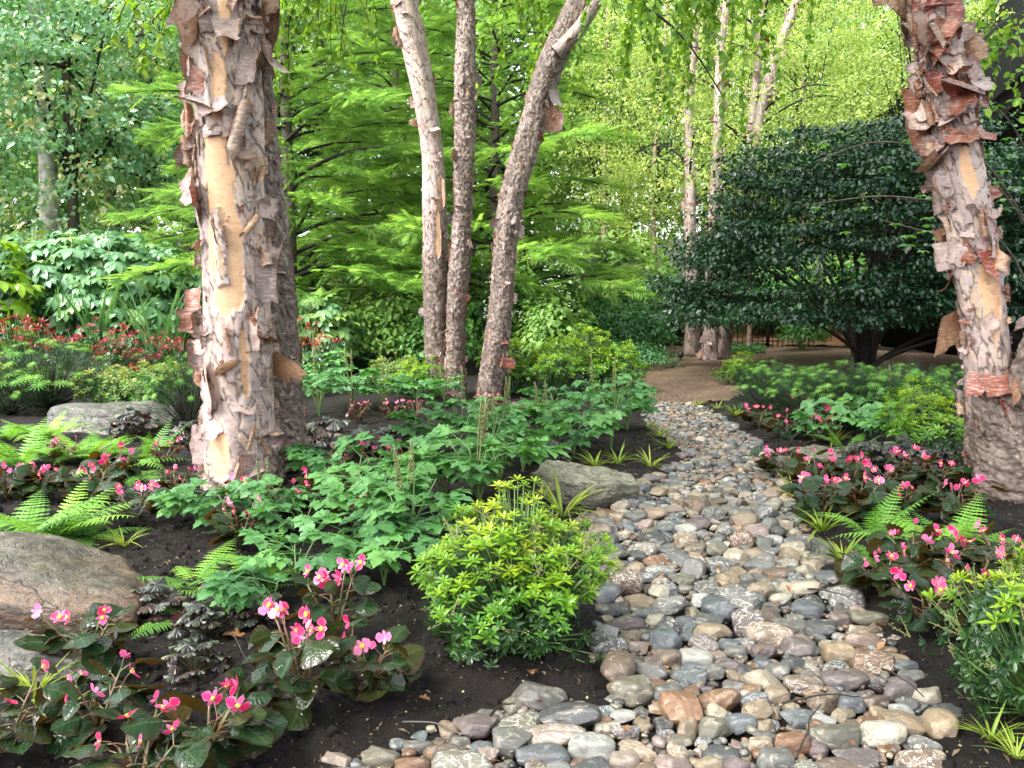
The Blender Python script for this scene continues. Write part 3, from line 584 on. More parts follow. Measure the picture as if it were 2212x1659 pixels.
def log(name, label, a, b, r, mat, cat, sag=0.):
    t_ = np.linspace(0, 1, 14)[:, None]; P = np.array(a)*(1-t_)+np.array(b)*t_; P[:, 2] += sag*np.sin(np.pi*t_[:, 0]); P += .03*np.linalg.norm(np.array(b)-a)*np.stack([vnoise(np.stack([t_[:, 0]*4+r*999, t_[:, 0]*0, t_[:, 0]*0+k], -1), 4) for k in range(3)], -1)*np.sin(np.pi*t_)
    mb = MB(); mb.tube(P, np.linspace(r, r*.5, 14), 6); o = link(name, mb.mesh(name, mat)); tag(o, label, cat); return o
for (a, b, za, zb, r, lab) in [((1745, 1272), (1850, 1300), .08, .1, .004, 'thin dark twig lying across the stones below the cream rock'), ((1690, 1520), (1855, 1505), .1, .09, .004, 'curved twig on the near stones above the ochre one'),
        ((1720, 1640), (1775, 1520), .07, .075, .0035, 'dark twig lying between the near olive and grey stones'), ((1905, 1445), (1995, 1505), .09, .09, .004, 'twig lying over the pale cream stone beside the soil'),
        ((870, 1560), (1010, 1590), .06, .07, .005, 'long dark twig at the edge of soil and stones'), ((1060, 1545), (1112, 1520), .05, .13, .005, 'short dark stick poking up by the mauve stone'), ((500, 1370), (530, 1425), .06, .01, .003, 'tiny bent twig on the bare soil between purple plants')]:
    A, B = gp(*a, za), gp(*b, zb); log('twig', lab, A, B, r, M['twig'], 'twig', .015)
T = leaf(6, .3, .5, .5, .25, .45)
for k, (x, y, s_, lab) in enumerate([(480, 1385, .1, 'brown curled leaf lying by the purple heuchera on bare soil'), (1345, 1430, .1, 'tan oak leaf caught between the lime shrub and the stones'), (1270, 1025, .09, 'rusty oak leaf on soil above the flat greenish slab'), (905, 1520, .04, 'tiny orange dead leaf on the soil below the lime shrub'),
        (1150, 1470, .05, 'orange shred of bark on the soil beside the olive stone'), (1180, 1530, .05, 'rusty crumb of bark beside the white-veined slate stone'), (1460, 960, .1, 'light brown dead leaf by the far grass tufts'), (700, 1135, .08, 'pale dead leaf below the green baneberry stems')]):
    p = ground_at(x, y); mb = MB(); mb.scatter(T, [[0, 0, .012]], frames([[math.cos(k*2.), math.sin(k*2.), .12]], [0, 0, 1.]), s_, [U(0, 1)])
    o = link('fallen_leaf', mb.mesh('fallen_leaf', M['deadleaf'])); o.location = (p[0], p[1], p[2]+.01); tag(o, lab, 'leaf')
# ------------------------------------------------------------------ birch trunks
def smoothpath(pts, rad, step):
    pts = np.array(pts); rad = np.array(rad); d = np.concatenate([[0], np.cumsum(np.linalg.norm(np.diff(pts, axis=0), axis=1))])
    s = np.arange(0, d[-1], step); fine = np.arange(-.4, d[-1]+.4, step)
    k = np.exp(-.5*(np.arange(-60, 61)*step/(.16 if step < .02 else .2))**2); k /= k.sum()
    def sm(v):
        e = np.interp(s, d, v); h = len(k)//2
        lo = e[0]+(e[0]-e[1:h+1][::-1]) if len(e) > h else np.full(h, e[0]); hi = e[-1]+(e[-1]-e[-h-1:-1][::-1]) if len(e) > h else np.full(h, e[-1])
        return np.convolve(np.concatenate([lo, e, hi]), k, 'valid')
    return np.stack([sm(pts[:, i]) for i in range(3)], -1), sm(rad), s
def trunk_frames(P):
    t = norm(np.gradient(P, axis=0)); n = norm(np.cross(t, np.array([1., 0, 0]))); b = np.cross(n, t)   # n points roughly towards +Y
    return t, n, b
def trunk_mesh(name, P, R, seg, seed, zone, plate=(.07, .16), amp=.014, fresh=()):
    t, n, b = trunk_frames(P); a = np.linspace(0, 2*np.pi, seg, endpoint=False)
    s = np.concatenate([[0], np.cumsum(np.linalg.norm(np.diff(P, axis=0), axis=1))]); A, S = np.meshgrid(a, s)
    dirs = np.cos(A)[..., None]*n[:, None] + np.sin(A)[..., None]*b[:, None]
    arc = A*R[:, None]
    w3 = np.stack([np.cos(A)*3*R[:, None], np.sin(A)*3*R[:, None], S], -1)
    wob = .035*fbm(w3*9, seed, 3)
    zn = np.array([zone(q) for q in s])[:, None] + .35*fbm(w3*np.array([4, 4, 2.5]), seed+5, 3)
    zr = np.clip(zn, 0, 1)
    r1, e1, q1 = cells((arc+wob)/plate[0], (S+wob*1.6)/plate[1], seed); r2, e2, q2 = cells((arc+wob)/(plate[0]*.5), (S+wob)/(plate[1]*.42), seed+9)
    big = zr > .5
    h = np.where(big, amp*q1*.45 + amp*.12*q2, amp*.6*q1+amp*.9*q2) - amp*np.where(big, .3, .7)*np.clip(1-np.where(big, e1, np.minimum(e1, e2))/.12, 0, 1)
    h = h + .02*R[:, None]/.1*vnoise(w3*np.array([3, 3, 1.2]), seed+3) + amp*np.where(big, .15, .5)*fbm(w3*22, seed+4, 3)
    rr = np.where(big, .75*r1+.25*r2, .35*r1+.65*r2); ed = np.where(big, np.minimum(e1*1.2, e2*2.2+.1), np.minimum(e1, e2))
    zo = zr.copy()
    for (sc, ac, ds, da) in fresh:
        da_ = (A-ac+np.pi) % (2*np.pi)-np.pi
        q = ((S-sc)/ds)**2 + (da_/da)**2 + .55*fbm(w3*np.array([9, 9, 6]), seed+11, 3); m_ = q < 1
        zo = np.where(m_, 2., zo); ed = np.where(m_, 1, ed); h = np.where(m_, -amp*.3, h)
    V = P[:, None] + dirs*(R[:, None]+h)[..., None]
    L = np.stack([ed, rr, zo], -1); mb = MB(); mb.grid(V, L, loop=True)
    return mb.mesh(name, M['birch'])
def flake(mb, base, nrm, up, alpha, w_, h_, phi0, kap, tint, seed, nu=9, nv=7, ripple=.009, skew=0., taper=0.):
    """a curl of bark: held along one edge at base, running off along 'b' and curling away"""
    side = np.cross(up, nrm); b = math.cos(alpha)*side + math.sin(alpha)*up; a = np.cross(nrm, b)
    u = np.linspace(0, 1, nu); v = np.linspace(-.5, .5, nv); ph = phi0 + kap*u**1.3
    du = w_/(nu-1); tt = np.concatenate([[0], np.cumsum(np.cos(ph[:-1])*du)]); nn = np.concatenate([[0], np.cumsum(np.sin(ph[:-1])*du)])
    UU, VV = np.meshgrid(u, v, indexing='ij')
    e = .13*vnoise(np.stack([VV*5+seed, UU*0+seed*.7, UU*0], -1), 3)*UU; k = 1+.17*vnoise(np.stack([UU*4+seed, VV*0, UU*0+seed], -1), 5)*(np.abs(VV)*2) - taper*UU
    T_ = tt[:, None]*(1+e); N_ = nn[:, None]*(1+e) + ripple*vnoise(np.stack([UU*3, VV*4, UU*0+seed], -1), 7)
    V = base + (T_)[..., None]*b + ((VV*k*h_) + skew*UU*h_)[..., None]*a + N_[..., None]*nrm
    L = np.stack([VV*2, UU, np.full(UU.shape, tint)], -1); mb.grid(V, L)
def flakes(P, R, n, seed, size, lo=0., hi=1., redp=.2, dark=0., curl=1.6, avoid=()):
    sl = np.concatenate([[0], np.cumsum(np.linalg.norm(np.diff(P, axis=0), axis=1))])
    r = np.random.default_rng(seed); t, nn, bb = trunk_frames(P); mb = MB(); m = len(P)
    for i in range(n):
        k = int(m*r.uniform(lo, hi)) if hi < 1 else int((m-1)*r.uniform(lo, hi)); th = r.uniform(0, 2*np.pi)
        if any(((sl[k]-a_[0])/(a_[2]+.03))**2 + (((th-a_[1]+math.pi) % (2*math.pi)-math.pi)/(a_[3]+.12))**2 < 1 for a_ in avoid): continue
        nrm = math.cos(th)*nn[k]+math.sin(th)*bb[k]; base = P[k]+nrm*(R[k]+.004)
        sz = size*math.exp(r.normal(0, .45)); tint = r.uniform(.7, 1.) if r.random() < redp else r.beta(1.3, 1.3)*.62*(1-dark)
        al = r.choice([0, math.pi, -math.pi/2, math.pi/2], p=[.36, .36, .2, .08]) + r.normal(0, .35)
        flake(mb, base, nrm, t[k], al, sz*r.uniform(.6, 1.3), sz*r.uniform(.9, 2.4), r.uniform(.05, .5), r.uniform(.5, curl)*r.choice([1, 1, 1.5, -.25]), tint, seed*31+i, taper=r.uniform(-.15, .5), skew=r.normal(0, .25))
    return mb
def dpath(pts, Y, up=None):                # [(px, py, width)] in the photo's pixels at distance Y
    P = []; R = []
    for q in pts:
        y = q[3] if len(q) > 3 else Y; P.append(at(q[0], q[1], y)); R.append(q[2]/2/FPX*y*.96)
    return P, [q*WF for q in R]
WF = .95
def strands(mb_leaf, mb_twig, starts, lens, size, spacing, seed, droop=1., T=None, jit=.5):
    """hanging twigs with leaves along them"""
    r = np.random.default_rng(seed); T = T or leaf(3, .36, .38, .25, .2)
    for s0, Ln in zip(starts, lens):
        d = norm(np.array([r.normal(0, .5), r.normal(0, .5), -.15])); p = np.array(s0, float); pts = [p.copy()]
        st = .07; k = int(Ln/st)
        for i in range(k):
            d = norm(d + np.array([r.normal(0, .1), r.normal(0, .1), -.22*droop])); p = p+d*st; pts.append(p.copy())
        pts = np.array(pts); mb_twig.tube(pts, np.linspace(.0045, .0015, len(pts)), 4)
        n = max(2, int(Ln/spacing)); f = r.uniform(.05, 1, n)*(len(pts)-1); i0 = f.astype(int).clip(0, len(pts)-2); fr = f-i0
        q = pts[i0]*(1-fr)[:, None]+pts[i0+1]*fr[:, None]; dd = pts[i0+1]-pts[i0]
        ax = norm(norm(dd)*.5 + r.normal(size=(n, 3))*np.array([.7, .7, .35]) + np.array([0, 0, -.35])); nr = norm(np.array([0, 0, .8])+r.normal(size=(n, 3))*.6)
        mb_leaf.scatter(T, q, frames(ax, nr), size*np.exp(r.normal(0, .25, n)), r.uniform(.0, .9, n)**1.2)

def birch(label, stems, seed, group, limbs=(), strand_spots=(), shade_canopy=None, leafsize=.055, spacing=.022):
    base = np.array(stems[0]['P'][0]); e = link('river_birch', None); tag(e, label, 'tree', group); e.location = (*base[:2], 0)
    inv = Matrix.Translation((-base[0], -base[1], 0))
    for i, st in enumerate(stems):
        P, R, s = smoothpath(st['P'], st['R'], st.get('step', .01)); me = trunk_mesh('trunk', P, R, st.get('seg', 120), seed+i, st['zone'], st.get('plate', (.07, .16)), st.get('amp', .013), [f for f in st.get('fresh', ())])
        o = link('trunk', me, e); o.matrix_local = inv
        if st.get('flakes'):
            mb = MB()
            for j, fk in enumerate(st['flakes']):
                g = flakes(P, R, seed=seed*7+i*3+j, avoid=st.get('fresh', ()), **fk)
                mb.merge(g)
            b = link('peeling_bark', mb.mesh('peeling_bark', M['peel']), o); b['kind'] = 'stuff'
        for j, hk in enumerate(st.get('hero', ())):
            px, py, w_, h_, al, phi, kap, tint, tp = hk
            k = int(np.argmin(np.abs(np.array([829.5-FPX*((q[1]*SP+(q[2]-H_CAM)*CP)/(q[1]*CP-(q[2]-H_CAM)*SP)) for q in P])-py))); c = P[k]; Yc = c[1]
            cx = 1106+FPX*c[0]/(Yc*CP-(c[2]-H_CAM)*SP); off = np.clip((px-cx)/FPX*Yc/R[k], -.97, .97); t, nn, bb = trunk_frames(P)
            sx = np.sign(bb[k][0]); th = math.asin(off); nrm = -nn[k]*math.cos(th) + bb[k]*sx*math.sin(th)
            mb = MB(); sc_ = Yc/FPX; flake(mb, c+nrm*(R[k]+.006), nrm, t[k], al, w_*sc_, h_*sc_, phi, kap, tint, seed+j*3.3, 12, 12, .01, 0, tp)
            h = link('bark_curl', mb.mesh('bark_curl', M['peel']), o)
    if limbs or strand_spots:
        tw, lv = MB(), MB()
        for (a, b_, r0) in limbs:
            a, b_ = np.array(a), np.array(b_); q = np.linspace(0, 1, 10)[:, None]; Q = a*(1-q)+b_*q; Q[:, 2] += .25*np.linalg.norm(b_-a)*np.sin(q[:, 0]*np.pi)*.5; lm = MB(); lm.tube(Q, np.linspace(r0, r0*.35, 10), 6); lo_ = link('limb', lm.mesh('limb', M['bark']), e); lo_.matrix_local = inv
        starts = [p for p, L_ in strand_spots]; lens = [L_ for p, L_ in strand_spots]
        strands(lv, tw, starts, lens, leafsize, spacing, seed+50)
        o = link('twigs', tw.mesh('twigs', M['bark']), e); o.matrix_local = inv; o['kind'] = 'stuff'
        if shade_canopy:
            C = SHADE_CLUMPS(shade_canopy, seed); clumps(lv, L2C, seed+3, C, .75, 90, .09, .4)  # unseen overhead crown leaves, added and widened to shade the foreground
        o = link('crown', lv.mesh('crown', M['birchleaf']), e); o.matrix_local = inv
    return e
L2C = leaf2(.36, .3, .15)
def clumps(mb, T, seed, C, rad, per, size, flat=.45, layered=.0, outw=0., tint=(0, .95), droop=.25, upn=.9):
    """leaf clumps round the centres C"""
    r = np.random.default_rng(seed); K = len(C); n = K*per
    D = norm(r.normal(size=(n, 3)))*r.uniform(0, 1, (n, 1))**.5*np.array([1, 1, flat]); ci = np.repeat(np.arange(K), per)
    P = C[ci] + D*(rad*np.exp(r.normal(0, .25, K)))[ci][:, None]
    o = norm(D*np.array([1, 1, .3])+1e-3); ax = norm(o*.8 + r.normal(size=(n, 3))*.6 + np.array([0, 0, -droop])); tw = norm(P*np.array([1, 1, 0]))*outw; ax = norm(ax + tw*.5); nr = norm(np.array([0, 0, upn])+r.normal(size=(n, 3))*.5+o*.3+tw)
    ct = r.uniform(-.3, .3, K)
    mb.scatter(T, P, frames(ax, nr), size*np.exp(r.normal(0, .25, n)), np.clip(r.uniform(*tint, n)+ct[ci], 0, 1))
def SHADE_CLUMPS(c, seed):  # clump centres of the added shading canopy, kept above the view
    n, cx, cy_, cz, ax, ay, az = c; D = rdir(n)*RNG.uniform(.3, 1, (n, 1)); C = D*np.array([ax, ay, az])+np.array([cx, cy_, cz]); return C[C[:, 2] > 2.9+.38*C[:, 1].clip(1.5)+.9]
def spots(n, x0, x1, y0, y1, Y0, Y1, L0, L1):
    out = []
    for _ in range(n):
        Y = U(Y0, Y1); out.append((at(U(x0, x1), U(y0, y1), Y), U(L0, L1)))
    return out
zs = lambda lo, hi, a, b: (lambda s: a + (b-a)*min(max((s-lo)/(hi-lo), 0), 1))
# left birch, two stems
Pl, Rl = dpath([(535, 1075, 190), (530, 1045, 165), (522, 980, 150), (515, 850, 148), (506, 640, 146), (492, 400, 142), (487, 200, 150), (485, 0, 152), (483, -300, 140), (478, -520, 125)], 6.16)
Pr, Rr = dpath([(618, 1010, 130), (608, 950, 112), (598, 850, 102), (590, 640, 100), (566, 400, 92), (546, 200, 92), (540, 0, 88), (560, -300, 80), (585, -520, 70)], 6.75)
lspots = spots(10, 290, 400, -90, 20, 6.2, 7.4, .35, .75) + spots(22, 590, 760, -200, 30, 6.5, 8.5, .4, .9) + spots(12, 740, 900, -260, -60, 7, 9, .5, 1.1)
R_ = math.radians
birch('thick two-stemmed river birch with shaggy curling bark, left of the path', [
    dict(P=Pl, R=Rl, zone=zs(.05, .6, .3, 1.1), seg=150, plate=(.07, .22), amp=.016, fresh=[(2.2, math.pi-.02, .3, .5), (1.72, math.pi-.42, .36, .24), (1.4, math.pi-.12, .1, .5), (.36, math.pi+.45, .19, .42), (2.78, math.pi-.12, .22, .2), (1.02, math.pi-.5, .24, .13), (3.2, math.pi-.3, .2, .18), (1.75, math.pi+.35, .2, .14)],
         flakes=[dict(n=80, size=.1, redp=.06, curl=4.2), dict(n=330, size=.075, redp=.07, curl=3.8), dict(n=300, size=.06, redp=.1, lo=.45, hi=.98, curl=4.), dict(n=330, size=.03, redp=.12, curl=3.6)],
         hero=[(466, 955, 62, 105, math.pi, .12, .5, .3, .2), (560, 600, 50, 95, -.1, .35, 1.3, .1, -.2), (440, 690, 60, 60, math.pi, .5, 1.6, .82, .1), (440, 640, 40, 50, math.pi+.4, .6, 1.4, .9, .1), (430, 760, 45, 60, math.pi, .6, 2.2, .15, .1),
               (445, 395, 60, 75, -2.6, .1, .5, .3, .3), (585, 440, 45, 60, -.4, .3, .9, .35, .1), (545, 720, 35, 80, .1, .3, 1.4, .5, .2), (490, 900, 50, 50, -2.2, .1, 1.6, .4, .2), (545, 850, 40, 70, -1.8, .2, .9, .45, .4), (425, 800, 30, 55, math.pi, .5, 1.5, .7, .1),
               (480, 230, 50, 70, -1.3, .2, 1.3, .3, .3), (530, 150, 45, 80, -.2, .3, 1.6, .2, .2), (420, 200, 35, 50, math.pi, .4, 1.5, .6, .2), (510, 60, 60, 60, -1.6, .2, 1.2, .35, .3)]),
    dict(P=Pr, R=Rr, zone=zs(.3, 2.4, -.5, .3), seg=110, plate=(.06, .12), amp=.014, flakes=[dict(n=50, size=.045, redp=.2, curl=1.2, dark=.5), dict(n=160, size=.025, redp=.15, dark=.6)])],
    21, None, limbs=[(Pl[7], at(330, -120, 7), .03), (Pr[6], at(700, -150, 7.5), .03), (Pr[7], at(850, -330, 8), .035), (at(748, 10, 7.3), at(735, 125, 7.2), .006)], strand_spots=lspots, shade_canopy=(420, -3.2, 2.2, 8., 5.2, 6.5, 3.2))
# centre birch, three stems
WF = .86
Pa, Ra = dpath([(965, 880, 95), (966, 850, 82), (950, 760, 66), (942, 600, 58), (940, 480, 56), (937, 340, 55), (915, 190, 58), (890, 70, 66), (870, -20, 68), (840, -250, 62), (815, -450, 55)], 11.2)
Pb, Rb = dpath([(985, 880, 60), (983, 850, 50), (984, 700, 44), (994, 560, 44), (1000, 450, 42), (1003, 300, 46), (1006, 150, 46), (1008, 0, 42), (1012, -250, 40), (1015, -450, 36)], 11.0)
Pc, Rc = dpath([(1050, 895, 78), (1055, 855, 66), (1072, 750, 60), (1085, 640, 58), (1093, 520, 58), (1108, 420, 60), (1128, 330, 62), (1165, 220, 60), (1195, 130, 62), (1225, 60, 62), (1262, -20, 62), (1330, -180, 56), (1400, -350, 48)], 10.9)
Pd, Rd = dpath([(1200, 115, 40), (1235, 85, 40), (1262, 50, 36), (1290, 0, 32), (1330, -70, 28), (1400, -200, 24)], 10.75)
cs = spots(34, 1260, 1560, -330, -20, 8.5, 11, .8, 2.0) + spots(30, 1400, 1760, -420, -80, 9, 12, .9, 2.2) + spots(26, 1080, 1240, -260, 60, 11.5, 13, .6, 1.5) + spots(14, 900, 1120, -260, -40, 9.5, 12, .4, .9)
birch('three-stemmed river birch in the middle of the garden bed', [
    dict(P=Pa, R=Ra, zone=zs(1.2, 2.7, -.5, 1.1), seg=80, step=.012, plate=(.06, .2), amp=.012, fresh=[(2.2, math.pi-.3, .3, .25)], flakes=[dict(n=70, size=.08, redp=.25, curl=1.4), dict(n=160, size=.035, redp=.3, curl=2.2)]),
    dict(P=Pb, R=Rb, zone=zs(.5, 3., -.35, .3), seg=70, step=.012, plate=(.05, .1), amp=.014, flakes=[dict(n=110, size=.055, redp=.25, curl=2.2), dict(n=200, size=.03, redp=.25, curl=2.2)]),
    dict(P=Pc, R=Rc, zone=zs(.2, 2.5, -.3, .3), seg=80, step=.012, plate=(.055, .12), amp=.014, flakes=[dict(n=130, size=.055, redp=.25, curl=2.2), dict(n=240, size=.032, redp=.25, curl=2.2)], hero=[(1078, 780, 34, 26, .1, .2, .2, .95, 0), (1195, 190, 34, 40, -1.2, .2, .9, .4, .3)]),
    dict(P=Pd, R=Rd, zone=lambda s: 1.1, seg=48, step=.012, plate=(.05, .1), amp=.008, flakes=[dict(n=25, size=.03, redp=.2)])],
    41, None, limbs=[(at(1365, 5, 9.5), at(1560, 205, 9.3), .018), (at(1300, -60, 10), at(1700, -260, 10.5), .04), (at(1250, 0, 10.8), at(1120, -180, 12), .03), (at(700, -120, 9.5), at(748, 80, 9.4), .012)], strand_spots=cs, shade_canopy=(190, .2, 9.5, 9.2, 3.6, 3.6, 3.2), leafsize=.075, spacing=.024)
# right birch
WF = .88
Pe, Re = dpath([(2185, 1105, 240), (2178, 1060, 205), (2165, 1000, 168), (2150, 930, 138), (2133, 850, 110), (2130, 780, 108), (2116, 640, 100), (2093, 500, 112), (2075, 380, 104), (2060, 290, 104), (2035, 150, 98), (2010, 0, 90), (1985, -200, 84), (1970, -420, 76)], 5.95)
Pf, Rf = dpath([(2185, 1060, 150, 5.9), (2195, 970, 125, 5.85), (2212, 880, 108, 5.8), (2250, 770, 98, 5.75), (2310, 620, 90, 5.7), (2420, 360, 80, 5.65)], 5.8)
rs = spots(16, 2100, 2230, -60, 120, 6.5, 8, .4, .9)
birch('river birch with rust-red papery bark, standing at the edge of the dark shrub', [
    dict(P=Pe, R=Re, zone=zs(.35, 1.15, -.7, 1.1), seg=130, plate=(.085, .17), amp=.014, fresh=[(1.5, math.pi-.1, .28, .5), (2.3, math.pi+.1, .2, .3)],
         flakes=[dict(n=50, size=.09, redp=.35, lo=.3, hi=.98, curl=3.4), dict(n=190, size=.07, redp=.25, lo=.16, hi=.98, curl=3.8), dict(n=210, size=.07, redp=.5, lo=.55, hi=.95, curl=4.), dict(n=240, size=.03, redp=.25, lo=.06, hi=.98, curl=3.4)],
         hero=[(2130, 800, 55, 80, -1.57, .3, .7, .9, .1), (2100, 795, 60, 45, -1.75, .5, .5, .97, .25), (2165, 795, 60, 50, -1.35, .45, .6, .93, .25), (2140, 830, 50, 40, -1.5, .15, .6, .98, .3), (2110, 545, 70, 55, -1.9, .2, .9, .97, .3), (2000, 225, 60, 75, -2.4, .45, 1.6, .55, .2), (2035, 215, 55, 65, -1.1, .35, 1.2, .86, .2), (2085, 150, 45, 60, -1.1, .35, .9, .9, .2), (2050, 285, 60, 70, -1.7, .4, 1.4, .8, .2), (2015, 290, 50, 60, -2.2, .5, 1.5, .7, .2), (2090, 290, 45, 50, -1.3, .4, 1.2, .92, .2),
               (2000, 60, 60, 70, math.pi, .4, 1.6, .66, .1), (2085, 90, 60, 80, -.2, .4, 1.3, .7, .1), (2030, 130, 90, 40, -1.6, .3, 2., .6, .1), (2150, 430, 40, 35, .1, .7, .5, .85, .3), (2045, 540, 40, 70, math.pi, .3, .9, .45, .1), (2160, 590, 40, 50, 0, .4, 1., .3, .1), (2150, 880, 55, 60, -1.3, .2, .7, .5, .2), (2175, 930, 40, 55, -1.0, .2, .5, .9, .2), (2160, 985, 45, 60, -.8, .2, .6, .3, .2), (2140, 930, 35, 50, -.8, .2, .6, .4, .2)]),
    dict(P=Pf, R=Rf, zone=lambda s: .2, seg=90, plate=(.06, .12), amp=.014, flakes=[dict(n=40, size=.05, redp=.5)])],
    61, None, limbs=[(at(2060, 165, 6), at(2300, 60, 7.2), .012)], strand_spots=rs, shade_canopy=(300, 3.0, 3., 8.2, 4.2, 5.5, 3.), leafsize=.06, spacing=.03)
# ------------------------------------------------------------------ garden plants
UP = np.array([0, 0, 1.])
def rotz(P, a): c, s = np.cos(a), np.sin(a); return np.stack([P[:, 0]*c-P[:, 1]*s, P[:, 0]*s+P[:, 1]*c, P[:, 2]], -1)
# --- begonias
BEGL = [leaf(8, .46, .4, .06, .3, .03, 7, a, cup=.22, ex=.6) for a in (.35, -.35)] + [leaf(8, .46, .42, .34, .4, .03, 7, .3, ex=.6)]
BEGL = [(V+.03*np.stack([V[:, 0]*0, V[:, 0]*0, vnoise(V*5+k*7, 3)], -1)*2, F, L) for k, (V, F, L) in enumerate(BEGL)]
def petal_flower():
    mb = MB(); pt = leaf(5, .5, .58, -.05, -.15, 0, 5, cup=-.12); sp_ = leaf(4, .24, .55, .1, -.1)
    for a, tt, s_, tn in ((0, pt, 1, .35), (math.pi, pt, .95, .45), (math.pi/2, sp_, .8, .8), (-math.pi/2, sp_, .8, .75)):
        mb.scatter(tt, [[0, 0, 0]], frames([[math.sin(a), math.cos(a), .25]], UP), s_, [tn])
    return mb
FLT = petal_flower().tmpl()
def cmesh():
    mb = MB(); V, Fc = ico(2); mb.add(V*np.array([.2, .2, .16])+np.array([0, 0, .1]), [Fc], V*0)
    for k in range(7):
        a = k*.9; mb.add(V*.07+np.array([.17*math.cos(a), .17*math.sin(a), .2]), [Fc], V*0)
    return mb.mesh('flower_centre', M['yellow'])
CENM = cmesh()
FLM = []
for k, tn in enumerate((-.2, .05, .3)):
    mb = MB(); V, F_, L = FLT; L2 = L.copy(); L2[:, 2] += tn; V2 = V*(1+.12*vnoise(V*2.5+k*5, 3))[:, None]; mb.add(V2, F_, L2); FLM.append(mb.mesh('flower', M['pink']))
def begonia_parts(seed, h=.24, lsz=.12, nst=5, nfl=6, mat='begonia', fsz=.033, spread=.5):
    r = np.random.default_rng(seed); st, lv = MB(), MB(); heads = []
    for i in range(nst):
        az = i*2*np.pi/nst+r.normal(0, .3); hh = h*r.uniform(.7, 1.1); out = hh*spread*r.uniform(.4, 1)
        q = np.linspace(0, 1, 6); P = np.stack([np.cos(az)*out*q**1.3, np.sin(az)*out*q**1.3, hh*q], -1); st.tube(P, np.linspace(.007, .0035, 6), 6)
        nl = r.integers(5, 8)
        for j in range(nl):
            f = .18+.82*(j+.5)/nl; b = np.array([np.interp(f, q, P[:, c]) for c in range(3)]); la = az + (1 if j % 2 else -1)*r.uniform(.5, 1.5)
            d = np.array([math.cos(la), math.sin(la), r.uniform(.1, .7)]); d /= np.linalg.norm(d); pe = b+d*lsz*.42
            st.tube(np.stack([b, (b+pe)/2+[0, 0, .004], pe]), [.003, .0025, .002], 4)
            tilt = r.uniform(-.35, .75); ld = norm(np.array([math.cos(la), math.sin(la), tilt])); nrm = norm(UP*r.uniform(.5, 1.1) + r.normal(size=3)*.35 - .4*np.array([math.cos(la), math.sin(la), 0]))
            lv.scatter(BEGL[r.integers(3) if r.random() < .5 else r.integers(2)], [pe], frames([ld], nrm), lsz*r.uniform(.6, 1.2)*(.75+.35*(1-f)), [r.uniform(0, .75)])
        heads.append((P[-1], az))
    fl = []
    for i in range(nfl):
        b, az = heads[i % len(heads)]; a = r.uniform(0, 6.28); rr = fsz*r.uniform(.4, 1.7); top = b + np.array([math.cos(a)*rr, math.sin(a)*rr, r.uniform(.02, .055)])
        st.tube(np.stack([b, (b+top)/2+[0, 0, .008], top]), [.0022, .0017, .0013], 4)
        d = norm(np.array([r.normal(0, .5), -1+r.normal(0, .5), r.uniform(-.1, .9)]))
        Mx = Matrix.Translation(top) @ Vector(d).to_track_quat('Z', 'Y').to_matrix().to_4x4() @ Matrix.Rotation(r.uniform(0, 6.28), 4, 'Z') @ Matrix.Scale(fsz*r.uniform(.75, 1.25), 4)
        fl.append(('flower', FLM[r.integers(3)], Mx, [('flower_centre', CENM)] if r.random() < .6 else []))
    return [('stem', st.mesh('stem', M['begstem'])), ('foliage', lv.mesh('foliage', M[mat]))] + fl
BV = [begonia_parts(200+i, .185, .128, 5, 5+i % 3, spread=.75) for i in range(5)]
BSM = [begonia_parts(230+i, .16, .055, 7, 11, 'bronze', .015, .9) for i in range(2)]
TALL = [begonia_parts(250+i, .3, .125, 5, 10, spread=.4) for i in range(2)]
GB = 'pink-flowered begonias with dark glossy leaves'
def beg(lst, variants, lab, group, smin=.9, smax=1.1):
    for k, (x, y, l) in enumerate(lst):
        p = ground_at(x, y); v = variants[k % len(variants)]
        thing('begonia', lab % l, 'begonia', p, U(-.7, .7) + (k*2.1 if variants is not TALL else 0), U(smin, smax), group, v)
L1 = 'pink begonia with dark leaves %s'
beg([(655, 1545, 'nearest to the bare soil tip, taller than its neighbours'), (725, 1400, 'behind the tallest front begonia, flowers held up high')], TALL, L1, GB, .95, 1.02)
beg([(190, 1450, 'growing against the brown boulder'), (215, 1590, 'with upright olive leaves in front of the boulder'), (450, 1640, 'at the bottom between two other begonias'), (800, 1500, 'at the soil edge, one flower over a wide flat leaf'), (20, 1620, 'cut by the left picture edge at the bottom corner'), (300, 1730, 'lowest one, its big round leaf touching the bottom'),
     (15, 1080, 'leftmost in the row before the big birch'), (110, 1075, 'second from the left in the row before the birch'), (205, 1085, 'in the middle of the row between ferns and birch'), (300, 1125, 'with a pale thick stem base near the grass tuft'), (385, 1080, 'with a red flower cluster just left of the birch base'), (250, 1040, 'in the rear of the row before the pale slab')], BV, L1, GB)
beg([(555, 1100, 'right in front of the big birch base'), (625, 1125, 'beside the baneberry under the big birch'), (765, 1150, 'between two green baneberries'), (690, 1085, 'behind the baneberry, to the side of the birch roots'), (520, 1180, 'among green stems on the dark soil')], BV, L1, GB, .85, 1.)
beg([(355, 1005, 'small and bronze-leaved, close beside the peeling birch base'), (135, 1005, 'small and bronze-leaved, in front of the ferns'), (820, 1020, 'small with pale pink bloom left of the tan bud spike'), (880, 1015, 'small with pale pink bloom under the tall baneberry'), (730, 1040, 'small, alone on the soil beyond the begonia row'), (770, 915, 'small, far one before the three-stemmed birch'), (845, 905, 'small, far one at the foot of the birch stems'), (900, 905, 'small, far one touching the birch stems'), (1130, 915, 'small, far one behind the green thicket'), (1060, 905, 'small, far one between birch and thicket')], BSM, L1, 'small bedding begonias', .95, 1.25)
